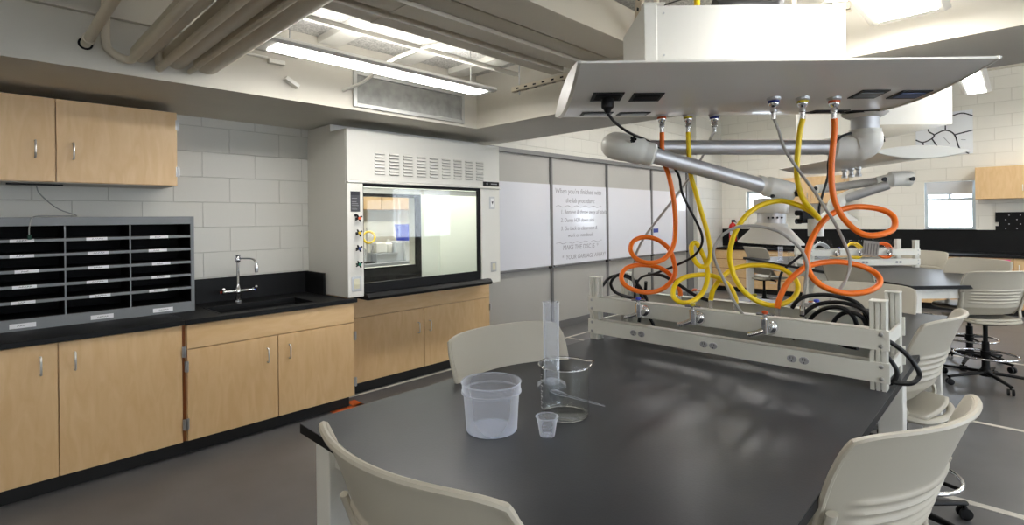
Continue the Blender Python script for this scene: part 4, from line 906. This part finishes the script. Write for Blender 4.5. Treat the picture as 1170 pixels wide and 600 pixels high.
for k in range(13):
    a0=-2.25; z=.03+k*.0088; wd=.22 if k%2==0 else .12
    for j in range(6):
        b0=a0+wd*j/6; b1=a0+wd*(j+1)/6; r_=R+.0018
        m.add([(r_*math.cos(b0),r_*math.sin(b0),z),(r_*math.cos(b1),r_*math.sin(b1),z),(r_*math.cos(b1),r_*math.sin(b1),z+.0013),(r_*math.cos(b0),r_*math.sin(b0),z+.0013)],[(0,1,2,3)])
m.build('graduations',mat('scale_white',(.95,.95,.95),.6),t)
# graduated cylinder
t=thing('graduated_cylinder','tall milky graduated cylinder standing behind the beaker','graduated cylinder',(-1.295,1.54,ZT_))
m=MB(); m.lathe([(.0005,.012),(.030,.012),(.0305,.316),(.033,.320),(.0318,.321)],32,caps=False); m.build('tube',M_TUB,t)
m=MB(); hexa=[(.062*math.cos(PI/3*k+.2),.062*math.sin(PI/3*k+.2)) for k in range(6)]
vs=[(x,y,0) for x,y in hexa]+[(x,y,.006) for x,y in hexa]+[(x*.52,y*.52,.024) for x,y in hexa]
m.add(vs,[(0,1,2,3,4,5),(12,13,14,15,16,17)]+[(i,(i+1)%6,(i+1)%6+6,i+6) for i in range(6)]+[(i+6,(i+1)%6+6,(i+1)%6+12,i+12) for i in range(6)]); m.build('hexagonal_foot',M_TUB,t)
# medicine cup
t=thing('medicine_cup','tiny translucent measuring cup in front of the beaker','cup',(-1.01,1.178,ZT_))
vessel([(.0005,.003),(.020,.003),(.0215,.001),(.0225,.004),(.0275,.036),(.0325,.055),(.0335,.0565)]).build('body',M_TUB,t); MB().ring((0,0,.0565),.0335,.0013,36,6).build('rim',M_TUB,t)
# pipette
t=thing('transfer_pipette','thin translucent pipette lying behind the beaker','pipette',(0,0,0))
MB().tube([(-1.245,1.475,.922),(-1.225,1.476,.922),(-1.19,1.478,.921),(-1.17,1.479,.919),(-1.06,1.486,.918),(-1.02,1.489,.917)],[.004,.008,.008,.0035,.003,.0015],10).build('bulb_and_stem',M_TUB,t)
# ================================================================== CHAIRS
def make_chair():
    t=thing('stool_chair','x','chair')
    NU,NV=41,84; R=.52
    def S(u,v,off=0):
        s_=max(0,(v-.70)/.30); cr=1-.07*(1-math.sqrt(max(0,1-s_*s_*.98)))
        hw=.318-.045*(1-v)**1.3; phi=u*cr*hw/R
        z0,z1=.655,1.075; z=z0+(z1-z0)*v - (.016*abs(u)**6)*max(0,v-.5)*2
        lean=-.135*v**1.3
        rib=0
        if abs(u)<.80 and .255<v<.60:
            e=min(1,(0.80-abs(u))/.14)
            rib=.0095*e*(.5-.5*math.cos((v-.255)/.069*2*PI))**1.5
        low=.055*max(0,.18-v)/.18     # bottom sweeps forward to the seat
        rr=R+rib+off
        return Vector((rr*math.sin(phi),-.105+lean+low+(R-rr*math.cos(phi)),z))
    m=MB(); vs=[];fs=[]
    for j in range(NV+1):
        v=j/NV
        for i in range(NU+1):
            u=-1+2*i/NU
            # rounded upper corners
            vs.append(S(u,v))
    for j in range(NV):
        for i in range(NU): a=j*(NU+1)+i; fs.append((a,a+1,a+NU+2,a+NU+1))
    m.add(vs,fs,True)
    b=m.build('backrest',M_CHAIR,t,auto=False); md=b.modifiers.new('s','SOLIDIFY'); md.thickness=.011; md.offset=1
    md=b.modifiers.new('b','BEVEL'); md.width=.004; md.segments=2; md.limit_method='ANGLE'; md.angle_limit=1.0
    # rolled edge along top and sides
    pts=[S(-1,v/10) for v in range(0,11)]+[S(-1+2*i/24,1.0) for i in range(1,24)]+[S(1,v/10) for v in range(10,-1,-1)]
    MB().tube(pts,.0085,8).build('edge_roll',M_CHAIR,b)
    # seat
    m=MB(); N=24; vs=[];fs=[]
    def seat(u,v):
        x=.235*u*(1-.10*v*v*(1 if v>0 else .6)); y=.225*v+.07
        # squircle
        k=1-.10*(u*u*v*v); x*=k; y*=k
        z=.632-.022*(1-u*u)*(1-v*v)-.03*max(0,v-.6)**2*4
        return (x,y,z)
    for j in range(N+1):
        for i in range(N+1): vs.append(seat(-1+2*i/N,-1+2*j/N))
    for j in range(N):
        for i in range(N): a=j*(N+1)+i; fs.append((a,a+1,a+N+2,a+N+1))
    m.add(vs,fs,True); s_=m.build('seat',M_CHAIR,t,auto=False); md=s_.modifiers.new('s','SOLIDIFY'); md.thickness=.022; md.offset=-1
    md=s_.modifiers.new('b','BEVEL'); md.width=.008; md.segments=3; md.limit_method='ANGLE'; md.angle_limit=1.0
    # frame loop joining seat and backrest
    for sx in (-1,1):
        m=MB(); m.tube(spline([(sx*.20,.19,.600),(sx*.225,.03,.603),(sx*.240,-.07,.625),(sx*.256,-.055,.70),(sx*.270,-.080,.80),(sx*.281,-.105,.88)],5),.016,10,flat=.6); m.build('side_frame',M_CHAIR,t)
    m=MB(); m.tube(spline([(-.235,-.05,.612),(-.19,-.13,.60),(-.08,-.172,.598),(0,-.18,.598),(.08,-.172,.598),(.19,-.13,.60),(.235,-.05,.612)],5),.020,10,flat=.7); m.build('rear_band',M_CHAIR,t)
    B(-.10,.10,-.12,.12,.565,.60).build('seat_plate',M_BLACK,t,bevel=.008)
    m=MB(); m.lathe([(.018,.57),(.018,.40),(.028,.395),(.030,.16),(.036,.14),(.04,.09)],20); m.build('gas_column',M_BLACK,t)
    m=MB(); m.tube([(.05,0,.575),(.20,.03,.57),(.25,.03,.568)],[.006,.006,.010],8); m.build('lever',M_BLACK,t)
    fr=MB().ring((0,0,.27),.225,.0105,48,10).build('foot_ring',M_CHROME,t)
    m=MB(); 
    for k in range(3): an=k*2*PI/3+.4; m.tube([(.03*math.cos(an),.03*math.sin(an),.285),(.222*math.cos(an),.222*math.sin(an),.272)],.009,8)
    m.lathe([(.038,.255),(.038,.31)],16); m.build('ring_spokes',M_BLACK,fr)
    base=MB().lathe([(.05,.075),(.055,.09),(.045,.13),(.034,.14)],20).build('star_hub',M_BLACK,t)
    for k in range(5):
        an=k*2*PI/5+.72; c_,s2=math.cos(an),math.sin(an)
        m=MB(); m.tube([(.03*c_,.03*s2,.105),(.15*c_,.15*s2,.10),(.32*c_,.32*s2,.082),(.355*c_,.355*s2,.078)],[.026,.022,.017,.016],10,flat=.7); lg=m.build('base_arm',M_BLACK,t)
        m=MB(); px,py=.345*c_,.345*s2
        q=Matrix.Translation((px-.012*s2,py+.012*c_,.0))@Matrix.Rotation(an+1.1,4,'Z')
        m.cyl((px,py,.05),(px,py,.085),.009,8)
        for o_ in (-.016,.016):
            m.lathe([(.012,-.010),(.028,-.008),(.030,0),(.028,.008),(.012,.010)],20,Matrix.Translation((px+o_*math.cos(an+1.2),py+o_*math.sin(an+1.2),.030))@Matrix.Rotation(an+1.2,4,'Z')@Matrix.Rotation(PI/2,4,'Y'))
        m.build('caster',M_RUB,lg)
    return t
chair0=make_chair()
# (back centre x,y, facing angle from +y, label)
def put(ox,oy,ang,label,first=[True],grp='beige shell stools with star bases'):
    ang=math.radians(ang)
    if first[0]:
        first[0]=False; chair0.location=(ox,oy,0); chair0.rotation_euler=(0,0,ang); chair0['label']=label; chair0['group']=grp; return chair0
    return dup(chair0,(ox,oy,0),ang,label,grp)
CH=[(-.903,.743,4,'nearest beige stool chair cut off by the bottom edge, left of centre'),
(-1.452,1.585,-100,'beige stool chair behind the left side of the near table by the glassware'),
(-.334,1.648,73.4,'beige stool chair at the lower right, closest on the right side'),
(-.435,3.242,83,'beige stool chair right of the near table just past the rack'),
(-.25,6.44,42,'beige stool chair at the right, seen from behind, with full black base'),
(-.788,4.10,180,'beige stool chair at the far end of the near table behind the rack'),
(-1.15,6,-36,'beige stool chair on the near side of the far table behind orange loop'),
(-2.86,8.5,-38,'beige stool chair with grey back turned toward the far tabletop end'),
(-0.4,7.15,152,'beige stool chair on the far side of the far table below the wall cabinet'),
(-0.98,8.36,147,'beige stool chair behind the far rack below the window')]
for i_,q in enumerate(CH):
    o=put(*q); o.scale=(1,1,{0:1.02,4:.97}.get(i_,1.0))
# ================================================================== BACK WALL FURNITURE
cy0=YB-.66
c=thing('back_countertop','long black countertop with tall black backsplash along the back wall','countertop',(0,0,0))
B(-4.59,XR-.05,cy0,YB-.004,.875,.91).build('top',M_EPOXY,c,bevel=.002); B(XW+.01,XR-.05,YB-.02,YB-.004,.912,1.285).build('backsplash',M_EPOXY,c)
def backcab(label,x0,x1,kind):
    c=thing('base_cabinet',label,'cabinet',(0,0,0),0,'maple base cabinets on the back wall'); yf=cy0+.03
    B(x0,x1,yf+.022,YB-.02,.1,.873).build('carcass',M_WOODD,c); B(x0,x1,yf+.08,YB-.02,0,.1).build('toe_kick',M_KICK,c)
    if kind=='drawers':
        for i in range(4):
            z0=.11+i*.19; d=B(x0+.006,x1-.006,yf,yf+.02,z0,z0+.176).build('drawer',M_WOODX,c,bevel=.0015); handle(d,(x0+x1)/2-.05,yf,z0+.12,.10,'z',(0,-1,0)) if 0 else MB().tube([((x0+x1)/2-.05,yf,z0+.12),((x0+x1)/2-.05,yf-.025,z0+.12),((x0+x1)/2+.05,yf-.025,z0+.12),((x0+x1)/2+.05,yf,z0+.12)],.004,6).build('handle',M_STEEL,d)
    else:
        xm=(x0+x1)/2
        for a,b,hx in ((x0+.003,xm-.003,xm-.06),(xm+.003,x1-.003,xm+.06)):
            d=B(a,b,yf,yf+.02,.11,.868).build('door',M_WOOD,c,bevel=.0015); handle(d,hx,yf,.72,.1,'z',(0,-1,0))
            if kind=='pink':
                s=B(b-.27 if a>x0+.1 else b-.30,b-.03,yf-.002,yf,.775,.85).build('pink_label',M_PINK,d)
                tx=text_mb('LAB',.05,face_ny(b-.2,yf-.003,.79)); mb=MB(); mb.add(tx.v,tx.f); mb.build('lettering',M_TXT,s)
    return c
backcab('maple drawer unit in the back left corner below the fire extinguisher',-4.70,-3.9,'drawers')
backcab('maple drawer unit on the back wall behind the grey backed chair',-3.88,-3.1,'drawers')
backcab('maple back cabinet hidden behind the far rack',-3.08,-1.9,'doors')
backcab('maple back cabinet below the window',-1.88,-.72,'doors')
backcab('maple back cabinet with pink labels below the right wall cabinet',-.70,.5,'pink')
backcab('maple back cabinet at the far right end',.52,1.7,'doors')
upper('wall_cabinet','maple wall cabinet at the right edge beside the window',-.535,.68,YB-.36,YB,1.78,2.285,.07,'Y')
upper('wall_cabinet','maple wall cabinet on the back wall behind the distant extraction arm',-3.43,-2.33,YB-.36,YB,1.78,2.29,-2.88,'Y')
# fire extinguisher
t=thing('fire_extinguisher','small red fire extinguisher in the back left corner','fire extinguisher',(-4.45,YB-.14,1.02))
MB().lathe([(.05,0),(.075,.01),(.078,.3),(.06,.36),(.025,.39),(.02,.41)],24).build('cylinder',M_RED,t); MB().box(-.02,.05,-.015,.015,.41,.46).tube([(0,0,.44),(.09,-.03,.40)],.008,8).build('valve_head',M_BLACK,t)
B(-.06,.06,.05,.14,.02,.2).build('wall_bracket',M_STEEL,t); B(-.03,.03,-.081,-.078,.13,.22).build('label',M_LABEL,t)
# black peg board
t=thing('drying_rack','black pegboard drying panel on the wall under the right wall cabinet','drying rack',(-.27,YB-.02,1.21))
m=MB(); m.box(0,.9,-.015,.02,.06,.36); m.box(-.04,0,-.015,.02,.06,.14); m.box(-.04,0,-.015,.02,.20,.36) ; m.build('panel',M_BLACK,t)
m=MB()
for i in range(6):
    for j in range(4): m.lathe([(.009,0),(.009,.012)],8,Matrix.Translation((.08+i*.13+(j%2)*.04,-.015,.10+j*.07))@Matrix.Rotation(PI/2,4,'X'))
m.build('pegs',M_OUT,t)
# abstract cracked wall art
t=thing('wall_art','white wall panel painted with black crack-like lines','picture',(-1.32,YB,2.545))
B(0,.75,-.02,0,0,.72).build('panel',mat('art_white',s2l(240,242,244),.6),t)
lines=[[(0,.30),(.10,.25),(.22,.30),(.25,.36),(.18,.42)],[(.10,.25),(.12,.0)],[(.22,.30),(.33,.10),(.42,.05),(.40,0)],[(.25,.36),(.40,.42),(.52,.33),(.58,.10),(.70,.0)],[(.52,.33),(.75,.38)],[(.40,.42),(.42,.60),(.60,.68),(.75,.62)],[(.58,.10),(.42,.05)],[(.0,.45),(.15,.50),(.18,.42)],[(.42,.60),(.30,.72)]]
m=MB()
for L in lines: m.tube(spline([(x,-.021,z) for x,z in L],4),.010,5)
m.build('crack_lines',M_TXT,t)
m=MB()
for L in ([(.38,.30),(.46,.18)],[(.60,.24),(.66,.23)],[(.05,.12),(.08,.14)],[(.25,.15),(.30,.05)]): m.tube([(x,-.021,z) for x,z in L],.004,4)
m.build('fine_marks',M_INK,t)
# ---------------------------------------------------------------- small objects on far table
def P2(lx,ly,z=.914): v=cen2+ux*lx+uy*ly; return (v.x,v.y,z)
t=thing('beaker','small clear beaker standing on the left end of the far table','beaker',P2(-.42,.75)); vessel([(.0005,.003),(.05,.003),(.052,.01),(.052,.14)]).build('wall',M_BEAKER,t); MB().ring((0,0,.14),.054,.003,32,6).build('rim',M_GLASS,t)
t=thing('graduated_cylinder','small milky cylinder beside the beaker on the far table','graduated cylinder',P2(-.50,.90)); MB().lathe([(.0005,.01),(.028,.01),(.029,.21)],24,caps=False).build('tube',M_TUB,t); MB().lathe([(.05,0),(.05,.008),(.03,.02)],6).build('foot',M_TUB,t)
def bag(label,lx,ly,cc,sc=1):
    t=thing('tubing_bag',label,'bag',P2(lx,ly),a2,'bags of tubing inside the far rack')
    m=MB(); 
    for k in range(3): m.ring((0,0,.105+.004*k),.085-.008*k,.011,28,8,Matrix.Translation((0,.012*k,.04))@Matrix.Rotation(0,4,'X'))
    mm=MB(); 
    for k in range(3): mm.ring((0,0,0),(.10-.012*k)*sc,.010,28,8,Matrix.Translation((0,-.02+.02*k,.20))@Matrix.Rotation(PI/2.4,4,'X'))
    mm.build('coiled_tubing',cc,t)
    g=MB(); vs=[];N=12
    for j in range(N+1):
        for i in range(N+1):
            u=-1+2*i/N; v=j/N; vs.append((.15*u*(1-.25*abs(v-.5)),-.055*(1-u*u)*math.sin(PI*v)+random.uniform(-.006,.006),.06+.27*v+random.uniform(-.008,.008)))
    g.add(vs,[(j*(N+1)+i,j*(N+1)+i+1,(j+1)*(N+1)+i+1,(j+1)*(N+1)+i) for j in range(N) for i in range(N)],True); g.build('clear_bag',M_SASH,t)
    return t
bag('clear bag with grey white tubing at the left inside the far rack',-.42,.05,mat('tube_grey',s2l(200,200,205),.4))
bag('clear bag with yellow tubing in the middle of the far rack',-.02,.05,M_YEL)
bag('clear bag with orange tubing at the right inside the far rack',.34,.05,M_ORG)
# ================================================================== WORLD, LIGHT, CAMERA
wd=bpy.data.worlds.new('world'); S.world=wd; wd.use_nodes=True; bg=wd.node_tree.nodes['Background']; bg.inputs[0].default_value=(.86,.93,1,1); bg.inputs[1].default_value=6
cam=bpy.data.cameras.new('camera'); co=bpy.data.objects.new('camera',cam); COL.objects.link(co); S.camera=co
cam.sensor_width=36; cam.sensor_fit='HORIZONTAL'; cam.lens=F/1170*36; cam.shift_y=-(300-CY)/1170; cam.clip_start=.02
co.matrix_world=Matrix.Translation((0,0,H))@Matrix.Rotation(TH,4,'Z')@Matrix.Rotation(PI/2,4,'X')@Matrix.Rotation(-ROLL,4,'Z')
S.view_settings.view_transform='Standard'; S.view_settings.look='None'; S.view_settings.gamma=1; S.view_settings.use_curve_mapping=False
S.view_settings.exposure=.64
try:
    S.cycles.max_bounces=10; S.cycles.transparent_max_bounces=16; S.cycles.use_denoising=True; S.cycles.sample_clamp_indirect=6; S.cycles.caustics_reflective=False; S.cycles.caustics_refractive=False
except Exception: pass
